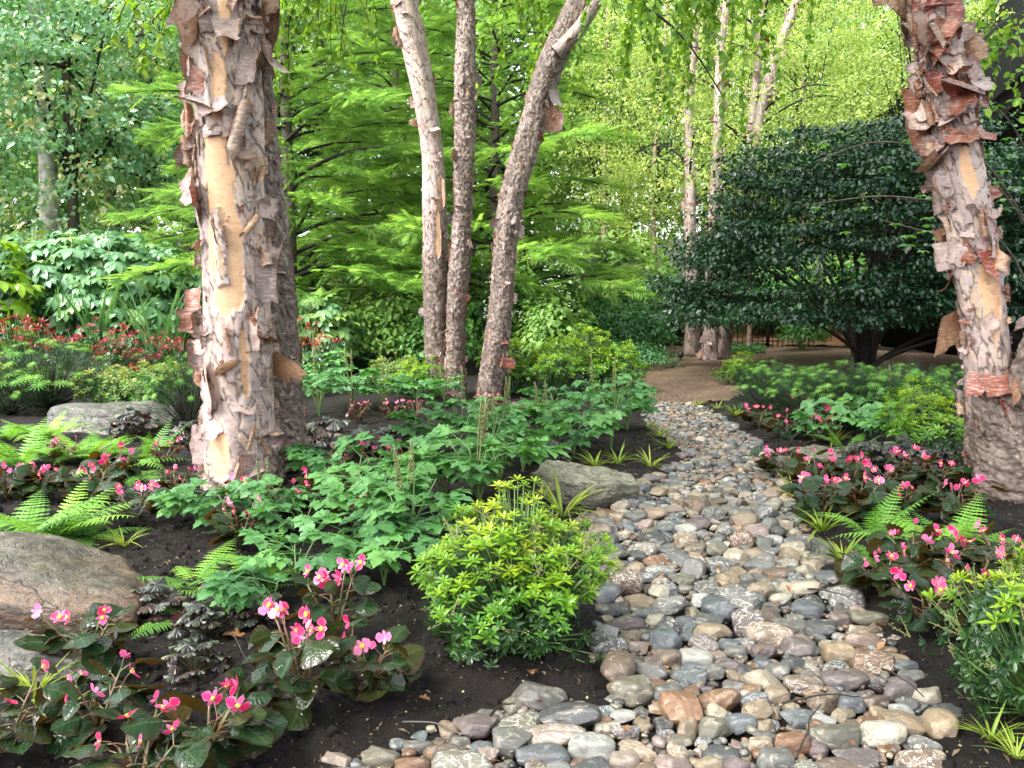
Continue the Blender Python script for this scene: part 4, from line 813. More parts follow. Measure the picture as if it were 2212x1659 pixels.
beg([(1640, 925, 'at the tip of the farthest right-hand patch'), (1700, 945, 'second in the farthest right-hand patch'), (1760, 955, 'lowest in the farthest right-hand patch'), (1815, 940, 'at the hedge end of the farthest right-hand patch'), (1720, 905, 'at the back of the farthest right-hand patch')], BV, L1, GB, .95, 1.1)
beg([(1690, 1035, 'at the stone edge of the middle right patch'), (1765, 1050, 'second from the stones in the middle right patch'), (1835, 1055, 'with a deep pink head, mid of the right patch'), (1905, 1075, 'behind the bright fern fronds of the right bed'), (1965, 1050, 'in the rear of the right patch below the heuchera'), (2030, 1065, 'near the roots of the rusty birch'), (1775, 1120, 'next to the long grass tuft by the stones'), (1945, 1120, 'between two bright ferns on the right'), (2070, 1135, 'at the foot of the rusty birch'), (1850, 1120, 'in front of the middle right patch')], BV, L1, GB, .95, 1.15)
beg([(1905, 1290, 'leaning over the stones, leftmost of the near right patch'), (1965, 1240, 'at the back of the near right patch'), (2040, 1250, 'in the centre of the near right patch'), (2000, 1370, 'lowest of the near right patch with a light pink pair'), (2090, 1330, 'with one round leaf shading the dark shrub'), (2160, 1245, 'right of centre in the near right patch'), (2215, 1300, 'cut by the right picture edge')], BV, L1, GB, .95, 1.1)
# --- ferns
def frond(pairs=20, plen=.2, pw=.2, bend=.5, lobes=True, tip=.35):
    mb = MB(); T = leaf(8 if lobes else 3, pw, .25, .12, .12, .42 if lobes else 0); s = np.linspace(.1, 1, pairs)
    ax = lambda q: np.stack([q*0, np.sin(q*bend*1.6)/(bend*1.6), (1-np.cos(q*bend*1.6))/(bend*1.6)*-1], -1)
    q = np.linspace(0, 1, 14); mb.tube(ax(q)*np.array([1, 1, 1]), np.linspace(.007, .0015, 14), 4, -.2)
    A = ax(s); B = norm(ax(s+.01)-ax(s-.01)); Ls = plen*np.sin(np.pi*(s*.86+.12)**tip/1)**.8 if tip != 1 else plen*np.sin(np.pi*s)
    Ls = plen*np.clip(np.sin(np.pi*np.clip((s-.02)**.62, 0, 1)), .04, 1)
    for sg in (-1, 1):
        d = norm(np.stack([np.full(pairs, sg*1.), B[:, 1]*.35, B[:, 2]*.35-.12], -1) + RNG.normal(size=(pairs, 3))*.05)
        nr = np.cross(np.array([1., 0, 0]), B); nr = nr*np.sign(nr[:, 2:3]+1e-6)
        mb.scatter(T, A, frames(d, nr), Ls, U(-.08, .08, pairs))
    return mb.tmpl()
FRT = [frond(bend=b, pairs=18, plen=.21, pw=.10) for b in (.25, .5, .8)]
FRN = [frond(bend=b, pairs=24, plen=.17, pw=.085, lobes=False) for b in (.4, .8)]
def fern_mesh(seed, n, L, mat, tm, up=1.3):
    r = np.random.default_rng(seed); mb = MB()
    for i in range(n):
        az = i*2.4+r.normal(0, .3); e = up*r.uniform(.5, 1.2); d = norm(np.array([math.cos(az), math.sin(az), e]))
        mb.scatter(tm[r.integers(len(tm))], [[d[0]*.01, d[1]*.01, 0]], frames([d], UP), L*r.uniform(.65, 1.1), [r.uniform(.1, .8)])
    return mb.mesh('fronds', M[mat])
FV = [fern_mesh(300+i, 12, .58, 'fern', FRT) for i in range(3)]
FSM = [fern_mesh(310+i, 8, .42, 'fern', FRT, .6) for i in range(2)]
FUP = [fern_mesh(316+i, 5, .5, 'fern', FRT, 2.2) for i in range(2)]
FDK = [fern_mesh(320+i, 13, .95, 'darkfern', FRN, 1.) for i in range(2)]
GF = 'light green ferns'
for k, (x, y, V, s_, l) in enumerate([(45, 1180, FV, 1., 'light green fern spreading over the boulder\'s top at the left edge'), (120, 1165, FV, .9, 'light green fern between the boulder and the begonia row'), (185, 1165, FSM, 1., 'small fern with flat fronds just behind the boulder'),
        (125, 1000, FV, .85, 'fern before the pale slab, second from the left'), (190, 995, FV, .8, 'fern before the middle of the pale slab'), (45, 1010, FV, 1., 'fern at the left edge before the slab'), (20, 950, FV, .9, 'fern at the left edge beyond the soil'), (95, 950, FV, .8, 'fern touching the left end of the pale slab'), (235, 990, FV, .7, 'fern low against the front of the pale slab'), (355, 965, FSM, .8, 'small fern between heuchera and big birch'), (255, 1010, FSM, 1.3, 'fern with pale arching fronds near the birch'), (320, 1000, FUP, 1., 'fern with one upright frond before the slab end'), (295, 1035, FSM, 1., 'low fern under the upright frond'),
        (420, 1260, FSM, 1.15, 'bright fern frond over bare soil beside purple leaves'), (560, 1265, FV, .62, 'bright fern rising between the baneberries and the front begonias'), (500, 1290, FSM, .8, 'small bright fern behind the purple heuchera'), (395, 1340, FSM, .75, 'lowest bright fern, curled beside the boulder'),
        (1880, 1165, FUP, .9, 'upright fern next to the grass tufts of the right bed'), (1985, 1200, FV, .75, 'bright fern in the middle of the right bed'), (2065, 1195, FV, .75, 'bright fern with broad fronds before the rusty birch'), (2140, 1195, FSM, 1.2, 'bright fern at the birch foot, near the right edge'), (1930, 1230, FSM, .9, 'low fern spilling between the two right begonia patches'),
        (1835, 985, FUP, .8, 'small fern between slab and purple heuchera on the right'), (1900, 985, FSM, .9, 'fern tucked behind the right begonias'), (1985, 1000, FSM, .9, 'fern below the lime shrub by the rusty birch')]):
    thing('fern', l, 'fern', ground_at(x, y), U(-.5, .5) if V is FUP else U(0, 6.28), s_, GF, [('fronds', V[k % len(V)])])
for k, (x, y, s_, l) in enumerate([(790, 800, 1., 'dark green fern clump left of the three-stemmed birch, farther row'), (865, 812, 1., 'dark green fern clump touching the left birch stem'), (930, 790, 1.1, 'dark green fern behind the three birch stems'), (1180, 800, .9, 'dark fern right of the leaning birch stem'), (1255, 808, 1., 'dark fern above the lime mounds'), (1235, 770, .8, 'dark fern in the rear, beyond the lime mounds'), (700, 800, .8, 'dark fern behind the red-tipped shrub by the big birch')]):
    thing('fern', l, 'fern', ground_at(x, y), U(0, 6.28), s_, 'dark ferns near the middle birch', [('fronds', FDK[k % 2])])
# --- baneberry
LFT = [leaf(7, .34, .38, .2, .2, .2), leaf(7, .4, .4, .25, .25, .22, 3, .3)]
def compound():
    mb = MB(); mb.tube([[0, 0, 0], [0, .35, .05], [0, .8, .03]], [.012, .009, .006], 4, 0)
    def grp(b, d, L, n):
        d = norm(np.array(d)); side = norm(np.cross(d, UP)); mb.tube([b, b+d*L], [.007, .004], 4, 0)
        mb.scatter(LFT[0], [b+d*L], frames([d+np.array([0, 0, -.15])], UP), .42*RNG.uniform(.85, 1.1), [RNG.uniform(-.1, .1)])
        for j in range(n):
            f = .95-.5*j
            for sg in (-1, 1):
                mb.scatter(LFT[1], [b+d*L*f], frames([norm(d*.55+sg*side*.9+np.array([0, 0, -.08]))], UP+.2*RNG.normal(size=3)), .36*RNG.uniform(.8, 1.1), [RNG.uniform(-.15, .15)])
    grp(np.array([0, .55, .04]), [0, 1, -.05], .4, 2); grp(np.array([0, .4, .04]), [-.8, .55, 0], .32, 1); grp(np.array([0, .4, .04]), [.8, .55, 0], .32, 1)
    return mb.tmpl()
CMP = [compound() for _ in range(3)]
def bane_parts(seed, h, n, nsp):
    r = np.random.default_rng(seed); st, lv = MB(), MB(); out = []
    for i in range(n):
        az = i*2.4+r.normal(0, .3); hh = h*r.uniform(.45, 1.05); o_ = hh*.42*r.uniform(.4, 1.1); q = np.linspace(0, 1, 6)
        P = np.stack([np.cos(az)*o_*q**1.5, np.sin(az)*o_*q**1.5, hh*q], -1); st.tube(P, np.linspace(.006, .003, 6), 5)
        for k in range(r.integers(2, 4)):
            f = r.uniform(.55, 1); b = np.array([np.interp(f, q, P[:, c]) for c in range(3)]); a2 = az+r.normal(0, .9)
            lv.scatter(CMP[r.integers(3)], [b], frames([norm(np.array([math.cos(a2), math.sin(a2), r.uniform(-.05, .35)]))], UP+.25*r.normal(size=3)), .23*r.uniform(.75, 1.2), [r.uniform(.1, .8)])
    parts = [('stem', st.mesh('stem', M['greenstem'])), ('foliage', lv.mesh('foliage', M['bane']))]
    for i in range(nsp):
        sp_ = MB(); a = r.uniform(0, 6.28); hh = h*r.uniform(1.2, 1.55); top = np.array([math.cos(a)*.06, math.sin(a)*.06, hh]); q = np.linspace(0, 1, 8)[:, None]; P = top*q; P[:, 0] += .02*np.sin(q[:, 0]*3)
        sp_.tube(P, np.linspace(.005, .003, 8), 5); V, Fc = ico(1); m_ = 90; f = 1-.38*r.random(m_)**1; an = r.uniform(0, 6.28, m_); rr = .011*(1.15-(f-.62)/.38)
        sp_.scatter((V*np.array([.6, 1, .6]), [Fc], V*0), top*f[:, None]+np.stack([np.cos(an)*rr, np.sin(an)*rr, an*0], -1), frames(np.stack([np.cos(an), np.sin(an), an*0+.8], -1), UP), r.uniform(.005, .009, m_))
        parts.append(('flower_spike', sp_.mesh('flower_spike', M['spike'])))
    return parts
NV = [bane_parts(400, .42, 6, 0), bane_parts(401, .45, 7, 2), bane_parts(402, .38, 6, 0), bane_parts(403, .48, 7, 1)]
NL = [bane_parts(410, .2, 4, 0), bane_parts(411, .21, 4, 0)]
GN = 'green baneberry plants in the planting bed'
for k, (x, y, V, s_, l) in enumerate([(425, 1130, NL, .9, 'leftmost low one before the big birch'), (500, 1140, NL, .9, 'low one in front of the big birch base'), (575, 1140, NV[1:2], .72, 'with two bud spikes rising across the birch trunk'), (655, 1160, NL, 1.05, 'low one right of the birch with spreading leaf fans'), (590, 1340, NL, .9, 'small one on the bare soil before the ferns'), (640, 1270, NL, 1., 'small one right of the bright fern'),
        (810, 1150, NV, 1., 'left of the tan spikes, over pink begonias'), (880, 1200, NV[1:2], 1.05, 'with a greenish spike behind the lime shrub'), (760, 1240, NL, 1.1, 'low fans on the soil left of the lime shrub'), (830, 1265, NL, 1.1, 'low fans against the lime shrub'), (960, 1090, NV, 1.1, 'tall one in the centre of the bed'), (1035, 1095, NV[1:2], 1.25, 'with the tallest tan bud spike'), (1080, 1060, NV, 1., 'right of the tan bud spike'), (1130, 1020, NL, 1.2, 'low one behind the greenish slab'),
        (940, 985, NV, 1., 'before the left birch stem'), (1010, 990, NV, 1., 'before the leaning birch stem'), (1090, 965, NV[1:2], 1.1, 'with spikes, just right of the leaning stem'), (1170, 970, NV, 1.05, 'inner one of the thicket by the stones'), (1240, 985, NV, 1.05, 'front one of the thicket by the stones'), (1320, 970, NV, 1.1, 'touching the stone bed at the thicket end'), (1280, 935, NV[3:], 1.1, 'rear one of the thicket with a bud spike'), (1355, 930, NV, 1., 'at the far corner of the thicket'), (1200, 920, NV, 1., 'rear one of the thicket below the lime mounds'),
        (690, 900, NV, 1., 'right beside the rear birch stem'), (760, 880, NV[1:2], 1.2, 'with a thin spike beside the red-tipped shrub'), (830, 885, NV, 1., 'between big birch and three-stemmed birch'), (900, 880, NV, .95, 'close to the left stem of the middle birch'), (690, 850, NV, 1.1, 'in the back by the red-tipped shrub'),
        (1880, 945, NV, .95, 'on the right between yew hedge and begonias'), (1945, 975, NV, 1., 'on the right under the lime shrub'), (1930, 920, NV[1:2], 1.1, 'on the right with a spike against the yew hedge'), (1800, 955, NL, 1.2, 'low one by the farthest right begonias'), (705, 1035, NL, 1.1, 'low one on soil right of the birch roots'), (770, 1075, NL, 1.25, 'low one behind the mid begonias'), (865, 1090, NV, .8, 'small upright one amid the pale pink begonias'), (1060, 1010, NV, .85, 'small upright one under the leaning stem'), (640, 860, NV, .9, 'in the back, close behind the rear birch stem'), (960, 870, NV, .85, 'in the back, between the middle birch stems')]):
    thing('baneberry', 'green baneberry ' + l, 'baneberry', ground_at(x, y), U(0, 6.28), s_, GN, V[k % len(V)])
# --- heuchera
HL = [lobed(5, .26, 40, .16, .07), lobed(7, .18, 44, .22, .09)]
def heu(seed, n=26, R=.17, s=.11):
    r = np.random.default_rng(seed); st, lv = MB(), MB()
    for i in range(n):
        az = i*2.4+r.normal(0, .2); f = math.sqrt((i+.5)/n); b = np.array([math.cos(az)*R*f, math.sin(az)*R*f, .05+.14*(1-f*f)+r.uniform(-.02, .03)])
        st.tube([[0, 0, 0], b*[.5, .5, .6], b], .002, 4); lv.scatter(HL[r.integers(2)], [b], frames([norm(np.array([math.cos(az), math.sin(az), r.uniform(-.35, .25)]))], UP+.35*r.normal(size=3)+.4*f*np.array([math.cos(az), math.sin(az), 0])), s*r.uniform(.7, 1.2), [r.uniform(0, .85)])
    return [('stem', st.mesh('stem', M['begstem'])), ('foliage', lv.mesh('foliage', M['heuchera']))]
HV = [heu(500+i) for i in range(3)]
for k, (x, y, s_, l) in enumerate([(290, 945, 1.2, 'spilling over the pale slab'), (420, 960, 1.1, 'in the shade left of the big birch'), (710, 965, 1.25, 'big grey-leaved one right of the big birch'), (770, 985, 1.1, 'grey-leaved one beside the pale pink begonias'), (840, 975, 1., 'under the tall baneberry in the centre'), (1190, 1000, .9, 'dark one behind the greenish slab'), (500, 1305, .75, 'purple one in front of the bright ferns'), (440, 1375, .65, 'maroon low one in the middle of bare soil'), (555, 1345, .65, 'nearly black one by the front begonias'), (330, 1330, .65, 'grey-green one against the boulder end'), (420, 1455, .55, 'lowest brown one beside the front begonias'),
        (1870, 1015, 1.1, 'silvery one behind the right begonias'), (1950, 1020, 1.15, 'silvery one below the right lime shrub'), (2020, 1030, 1., 'next to the rusty birch roots')]):
    thing('heuchera', 'lobed dark purple heuchera, ' + l, 'heuchera', ground_at(x, y), U(0, 6.28), s_, 'dark purple heucheras', HV[k % 3])
# --- whorled shrubs (andromeda)
WL = leaf(5, .15, .6, .25, .12)
def whorl(n, tilt, L=1.):
    mb = MB(); az = np.arange(n)*2.4; tl = np.linspace(tilt+.7, tilt-.25, n)
    d = norm(np.stack([np.cos(az), np.sin(az), np.tan(np.clip(tl, -1.2, 1.3))], -1)); mb.scatter(WL, d*.03, frames(d, UP), np.linspace(.65, 1, n)*L, U(-.06, .06, n)); return mb.tmpl()
WH = [whorl(9, .35), whorl(11, .2), whorl(8, .6)]
def andromeda(seed, w_, h_, ntop, nlow, mtop, mlow, L=.055, racemes=0, topbias=.3, tops=(0, .9)):
    r = np.random.default_rng(seed); st, lo, hi, ra = MB(), MB(), MB(), MB()
    def pt(n, smin, smax, zmin):
        D = rdir(n*4); D = D[D[:, 2] > zmin][:n]; k = len(D); q = r.uniform(smin, smax, k)[:, None]*(1+.6*vnoise(D*1.9+seed, 4)[:, None]+.12*vnoise(D*5+seed, 5)[:, None]); P = D*q*np.array([w_/2, w_/2, h_*.62]); P[:, 2] += h_*.38; return P, D
    P, D = pt(nlow, .5, 1., -.75)
    for q, d in zip(P, D):
        lo.scatter(WH[r.integers(3)], [q], frames([np.cross(d, [.3, .9, .1])], norm(d*.8+UP*.6+.25*r.normal(size=3))), L*r.uniform(.75, 1.15), [r.uniform(.1, .9)])
    for q in P[::3]: st.tube([[q[0]*.15, q[1]*.15, 0], q*[.6, .6, .55], q], [.006, .004, .002], 4)
    P, D = pt(ntop, .9, 1.08, topbias-.1); ok = D[:, 2]+.25*vnoise(D*3+seed, 9) > topbias; P, D = P[ok], D[ok]
    for q, d in zip(P, D):
        nn_ = norm(d*.6+UP*.9+.2*r.normal(size=3)); q2 = q+nn_*L*.5
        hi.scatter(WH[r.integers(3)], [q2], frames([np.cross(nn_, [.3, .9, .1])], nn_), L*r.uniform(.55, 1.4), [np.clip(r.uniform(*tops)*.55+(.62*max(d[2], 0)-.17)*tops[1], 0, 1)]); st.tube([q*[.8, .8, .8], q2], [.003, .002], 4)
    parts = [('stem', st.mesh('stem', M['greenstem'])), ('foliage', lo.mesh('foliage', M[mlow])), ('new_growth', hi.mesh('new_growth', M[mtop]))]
    if racemes:
        P, D = pt(racemes, .95, 1.05, -.1); V, Fc = ico(1)
        for q, d in zip(P, D):
            for j in range(r.integers(2, 4)):
                dd = norm(d*.7+UP*.5+.45*r.normal(size=3)); e = q+dd*r.uniform(.07, .12); ra.tube([q, e], [.0022, .0013], 4); f = np.linspace(.2, 1, 10)[:, None]
                ra.scatter((V, [Fc], V*0), q+(e-q)*f+.006*r.normal(size=(10, 3)), frames(rdir(10), UP), .0032)
        parts.append(('flower_spray', ra.mesh('flower_spray', M['spike'])))
    return parts
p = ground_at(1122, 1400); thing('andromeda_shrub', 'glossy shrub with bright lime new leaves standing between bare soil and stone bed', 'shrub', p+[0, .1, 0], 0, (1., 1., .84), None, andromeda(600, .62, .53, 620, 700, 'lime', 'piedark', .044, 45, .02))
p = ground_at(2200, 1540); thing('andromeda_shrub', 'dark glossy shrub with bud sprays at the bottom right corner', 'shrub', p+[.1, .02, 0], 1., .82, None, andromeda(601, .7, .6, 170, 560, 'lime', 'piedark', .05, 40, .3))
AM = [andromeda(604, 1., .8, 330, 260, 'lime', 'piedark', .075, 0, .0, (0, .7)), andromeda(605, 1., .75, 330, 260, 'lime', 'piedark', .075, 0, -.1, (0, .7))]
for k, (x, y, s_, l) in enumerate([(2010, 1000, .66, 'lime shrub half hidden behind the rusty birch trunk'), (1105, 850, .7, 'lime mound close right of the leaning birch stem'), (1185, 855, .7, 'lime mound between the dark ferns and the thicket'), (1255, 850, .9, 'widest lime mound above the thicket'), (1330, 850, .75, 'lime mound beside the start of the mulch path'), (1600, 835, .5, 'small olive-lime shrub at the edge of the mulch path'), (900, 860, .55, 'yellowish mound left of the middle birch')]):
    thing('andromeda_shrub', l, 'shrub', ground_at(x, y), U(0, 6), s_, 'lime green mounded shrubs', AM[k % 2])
RM = [andromeda(610, .9, .8, 60, 160, 'red', 'piedark', .075, 0, .45), andromeda(611, .8, .75, 45, 150, 'red', 'piedark', .075, 0, .5)]
for k, (x, y, s_, l) in enumerate([(35, 845, 1.15, 'leftmost red-tipped shrub, before the strap leaves'), (115, 850, 1.05, 'red-tipped shrub second from the left'), (190, 840, 1., 'red-tipped shrub behind the dark yew'), (250, 845, .8, 'low red-tipped shrub in the middle of the row'), (315, 838, .9, 'plum-tipped shrub in front of the strap leaves'), (300, 862, .6, 'small red-tipped shrub lowest in the row'), (395, 838, .8, 'red-tipped shrub touching the big birch'), (690, 842, 1.05, 'dark red tipped shrub right of the big birch')]):
    thing('andromeda_shrub', l, 'shrub', ground_at(x, y), U(0, 6), s_, 'red-tipped shrubs', RM[k % 2])
OM = [andromeda(620, .8, .55, 120, 130, 'olive', 'shrub', .085, 0, -.2)]
for k, (x, y, s_, l) in enumerate([(20, 872, .8, 'yellowed shrub at the left edge before the red tips'), (245, 880, .8, 'yellow-green shrub behind the slab'), (330, 885, .9, 'yellow variegated shrub between slab and big birch'), (390, 870, .8, 'yellow-olive shrub against the big birch'), (870, 850, .8, 'pale variegated shrub left of the middle birch')]):
    thing('variegated_shrub', l, 'shrub', ground_at(x, y), U(0, 6), s_, 'yellowish shrubs', OM[0])
# --- yews
ND = leaf(1, .09, .5, .1, .05, cols=2)
def yshoot(L=.16, pairs=15, droop=.3):
    mb = MB(); f = np.linspace(.05, 1, pairs); A = np.stack([f*0, f, -droop*f**2], -1); mb.tube(A, .008, 3, 0)
    for sg in (-1, 1):
        mb.scatter(ND, A, frames(norm(np.stack([np.full(pairs, sg*1.), .55+f*.5, .25-droop*f], -1)), UP), .26*(1.05-.45*f), U(-.1, .1, pairs))
    return mb.tmpl()
YS = [yshoot(), yshoot(droop=.7)]
def umbrella():
    mb = MB(); T = leaf(4, .055, .5, .1, .5, cols=2)
    for ring, (m_, e) in enumerate(((13, .35), (9, 1.))):
        a = np.arange(m_)*2*np.pi/m_+ring; mb.scatter(T, np.zeros((m_, 3)), frames(norm(np.stack([np.cos(a), np.sin(a), a*0+e], -1)), UP), 1-.25*ring, U(-.1, .1, m_))
    mb.tube([[0, 0, -.9], [0, 0, .02]], [.03, .02], 4, -.3); return mb.tmpl()
UMB = umbrella()
def yew(seed, w_, h_, nlow, ntip):
    r = np.random.default_rng(seed); lo, hi, st = MB(), MB(), MB()
    D = rdir(nlow*3); D = D[D[:, 2] > -.5][:nlow]; P = D*r.uniform(.45, .95, (len(D), 1))*np.array([w_/2, w_/2, h_*.6]); P[:, 2] += h_*.35
    lo.scatter(YS[0], P, frames(norm(D+UP*.7+.3*r.normal(size=D.shape)), UP+.4*r.normal(size=D.shape)), r.uniform(.12, .2, len(D)), r.uniform(0, 1, len(D)))
    for q in P[::6]: st.tube([[0, 0, 0], q*.6, q], [.01, .006, .002], 4)
    D = rdir(ntip*4); D = D[D[:, 2] > .05][:ntip]; P = D*r.uniform(.95, 1.12, (len(D), 1))*np.array([w_/2, w_/2, h_*.62]); P[:, 2] += h_*.38
    nn_ = norm(UP*1.1+D*.6+.2*r.normal(size=D.shape)); hi.scatter(UMB, P+nn_*.03, frames(np.cross(nn_, [.3, .9, .1]), nn_), r.uniform(.035, .07, len(D)), r.uniform(0, 1, len(D)))
    return [('stem', st.mesh('stem', M['bark'])), ('foliage', lo.mesh('foliage', M['yew'])), ('new_growth', hi.mesh('new_growth', M['yewtip']))]
YV = [yew(700, .85, .6, 620, 62), yew(701, .8, .55, 600, 58)]
for k, (x, y, s_, l) in enumerate([(1665, 895, .9, 'at the path end of the row'), (1740, 912, .95, 'second from the path end, front row'), (1815, 925, 1., 'above the right begonias, front row'), (1890, 925, 1., 'in the middle of the front row'), (1965, 915, .95, 'behind the right lime shrub'), (2050, 905, .95, 'touching the rusty birch'), (1700, 872, .72, 'rear row, near the path'), (1780, 876, .72, 'rear row, under the dark shrub stems'), (1860, 874, .72, 'rear row, in the deepest shade'), (1950, 874, .72, 'rear row, close to the rusty birch'), (2060, 870, .72, 'rear row, hidden beside the birch')]):
    thing('yew_shrub', 'low dark yew with pale drooping tips, ' + l, 'yew', ground_at(x, y), U(0, 6), s_, 'yews along the right bed', YV[k % 2])
for k, (x, y, s_, l) in enumerate([(110, 885, (1.5, 1.3, 1.25), 'wide dark yew behind the pale slab'), (25, 895, (1., 1., .9), 'yew with light tips at the left edge'), (410, 930, (.85, .85, 1.15), 'yew with light fans tucked against the big birch'), (385, 880, (.7, .7, .9), 'light-tipped yew between slab and big birch')]):
    thing('yew_shrub', l, 'yew', ground_at(x, y), U(0, 6), s_, 'yews along the left bed', YV[k % 2])
# --- grass tufts and strap leaves
def tuft(seed, n, L, w_, mat, up=1.6, droop=.5):
    r = np.random.default_rng(seed); mb = MB(); T = [leaf(7, w_, .4, .3, d) for d in (droop*.4, droop, droop*1.7)]
    az = r.uniform(0, 6.28, n); d = norm(np.stack([np.cos(az), np.sin(az), up*r.uniform(.5, 1.8, n)], -1))
    for k in range(3): mb.scatter(T[k], d[k::3]*np.array([.02, .02, 0]), frames(d[k::3], UP+.01), L*r.uniform(.55, 1.1, len(d[k::3])), r.uniform(0, 1, len(d[k::3])))
    return mb.mesh('blades', M[mat])
TV = [tuft(800+i, 26, .2, .035, 'grass', 1.5, .6) for i in range(3)]
for k, (x, y, s_, l) in enumerate([(1215, 1115, 1.5, 'arching over the soil behind the lime shrub'), (1285, 1010, 1., 'on the soil left of the far stones'), (1335, 1000, 1., 'second by the far left stone edge'), (1405, 1010, .9, 'nearest to the far stones on the left'), (1445, 970, .9, 'at the left bulge of the stone bed'), (1405, 925, .9, 'below the thicket end'), (1425, 945, .8, 'between two far tufts by the stones'), (1505, 880, .9, 'at the top end of the stone bed'), (1550, 885, .8, 'next to the mulch edge'), (1590, 900, 1., 'beside the farthest right begonias'), (1800, 960, 1.1, 'above the half-buried slab'), (1715, 1075, 1.1, 'at the right stone edge below the slab'), (1735, 1040, 1.1, 'leaning on the begonias by the slab'), (1775, 1150, 1.2, 'tall, beside the right ferns'), (1820, 1215, 1.05, 'spreading over bare soil by the stones'), (2140, 1600, .6, 'at the bottom right beside the dark shrub'), (2195, 1640, .55, 'in the very bottom right corner'),
        (270, 1180, .9, 'alone on dark soil behind the boulder'), (75, 1510, .9, 'sparse, in front of the mossy pale rock'), (115, 1560, .7, 'sparse, low among the front begonias')]):
    thing('grass_tuft', 'yellow-striped grass tuft ' + l, 'grass tuft', ground_at(x, y), U(0, 6), s_, 'striped grass tufts', [('blades', TV[k % 3])])
SV = [tuft(810+i, 40, 1.55, .018, 'strap', 3.2, .25) for i in range(2)]
for k, (x, y, l) in enumerate([(60, 812, 'leftmost'), (135, 812, 'second from the left'), (215, 810, 'in the middle of the row'), (262, 806, 'with wide-leaning blades'), (340, 812, 'dense upright one'), (380, 808, 'closest to the big birch')]):
    thing('strap_leaf_clump', 'tall strap-leaved clump before the buckeye shrub, ' + l, 'plant', ground_at(x, y), U(0, 6), U(.85, 1.05), 'strap-leaved clumps', [('blades', SV[k % 2])])
# ------------------------------------------------------------------ trees and shrubs behind the bed
L2 = leaf2(.33, .35, .15); L2w = leaf2(.24, .3, .2)
def limb_tubes(mb, base, tips, r0, k=6, sag=.12):
    for tpt in tips:
        a, b = np.array(base, float), np.array(tpt, float); q = np.linspace(0, 1, 8)[:, None]; P = a*(1-q)+b*q; P[:, 2] += sag*np.linalg.norm(b-a)*np.sin(np.pi*q[:, 0]); mb.tube(P, np.linspace(r0, r0*.2, 8), k)
def shell(n, seed, ax, cz, zmin=-.9, lo=.55, hi=1.):
    r = np.random.default_rng(seed); D = rdir(n*3); D = D[D[:, 2] > zmin][:n]
    return D*r.uniform(lo, hi, (len(D), 1))*(1+.2*vnoise(D*1.7+seed, 3)[:, None])*np.array(ax)+np.array([0, 0, cz])
# --- dawn redwoods
def spray():
    mb = MB(); f = np.linspace(.08, 1, 12); T = (np.array([[0, 0, 0], [-.05, .5, .0], [.05, .5, 0], [0, 1, -.1]]), [np.array([[0, 2, 3, 1]])], np.array([[0, 0, 0], [-1, .5, 0], [1, .5, 0], [0, 1, 0.]]))
    for sg in (-1, 1):
        mb.scatter(T, np.stack([f*0, f, -.12*f*f], -1), frames(norm(np.stack([np.full(12, sg*.9), .65+0*f, -.12-.1*f], -1)+.08*RNG.normal(size=(12, 3))), UP), .34*np.sin(np.pi*np.clip(f*.85+.12, 0, 1))+.05, U(-.08, .08, 12))
    return mb.tmpl()
SPR = [spray() for _ in range(2)]
def bough(seed, L=1.):
    r = np.random.default_rng(seed); mb, tw = MB(), MB(); q = np.linspace(0, 1, 10); A = np.stack([.06*np.sin(q*4+seed), q, .10*np.sin(q*np.pi*.9)-.12*q*q], -1); tw.tube(A*L, np.linspace(.014, .003, 10), 5)
    n = 100; f = r.uniform(.08, 1, n)**.8; sg = r.choice([-1, 1], n); b = np.stack([np.interp(f, q, A[:, c]) for c in range(3)], -1); wl = .34*(1.15-f)
    tip = r.uniform(.1, 1, n)*wl; d = norm(np.stack([sg*1., .7+0*f, -.05+0*f], -1)); P = (b+d*tip[:, None])*L; P[:, 2] -= .04*tip
    for k in range(0, n, 4): tw.tube(np.stack([b[k]*L, P[k]]), [.004, .002], 3)
    for k in range(2): mb.scatter(SPR[k], P[k::2], frames(norm(d[k::2]*.5+np.array([0, .8, -.15])+.5*r.normal(size=(len(P[k::2]), 3))*[1, 1, .45]), UP+.3*r.normal(size=(len(P[k::2]), 3))), .165*r.uniform(.6, 1.2, len(P[k::2])), r.uniform(.05, .9, len(P[k::2])))
    return mb.tmpl(), tw.tmpl()
BG = [bough(900+i) for i in range(4)]
def redwood(seed, H, nb, Lmax, r0, zlo=.6, tint=0.):
    r = np.random.default_rng(seed); tr, cr, li = MB(), MB(), MB(); z = np.linspace(-.1, H, 40); off = .06*vnoise(np.stack([z*.5, z*0, z*0+seed], -1), 3)
    tr.tube(np.stack([off, off*.5, z], -1), r0*(1-.85*z/H).clip(.08)+.04*np.exp(-z.clip(0)*3), 14)
    for i in range(nb):
        f = (i+r.random())/nb; zz = zlo+(H-zlo)*f**1.1; L = Lmax*(1-.75*f)*r.uniform(.7, 1.1); a = i*2.4+r.normal(0, .3); d = norm(np.array([math.cos(a), math.sin(a), .12+.25*f])); R = frames([d], UP+.15*r.normal(size=3))
        (v1, v2) = BG[r.integers(4)]; o_ = np.interp(zz, z, off)
        cr.scatter(v1, [[o_, o_*.5, zz]], R, L, [tint+r.uniform(-.1, .15)]); li.scatter(v2, [[o_, o_*.5, zz]], R, L)
    return [('trunk', tr.mesh('trunk', M['greybark'])), ('limb', li.mesh('limb', M['bark'])), ('crown', cr.mesh('crown', M['redwood']))]
RW = [redwood(920, 10.5, 95, 3.3, .13, .7), redwood(921, 10, 95, 3.2, .12, .9)]
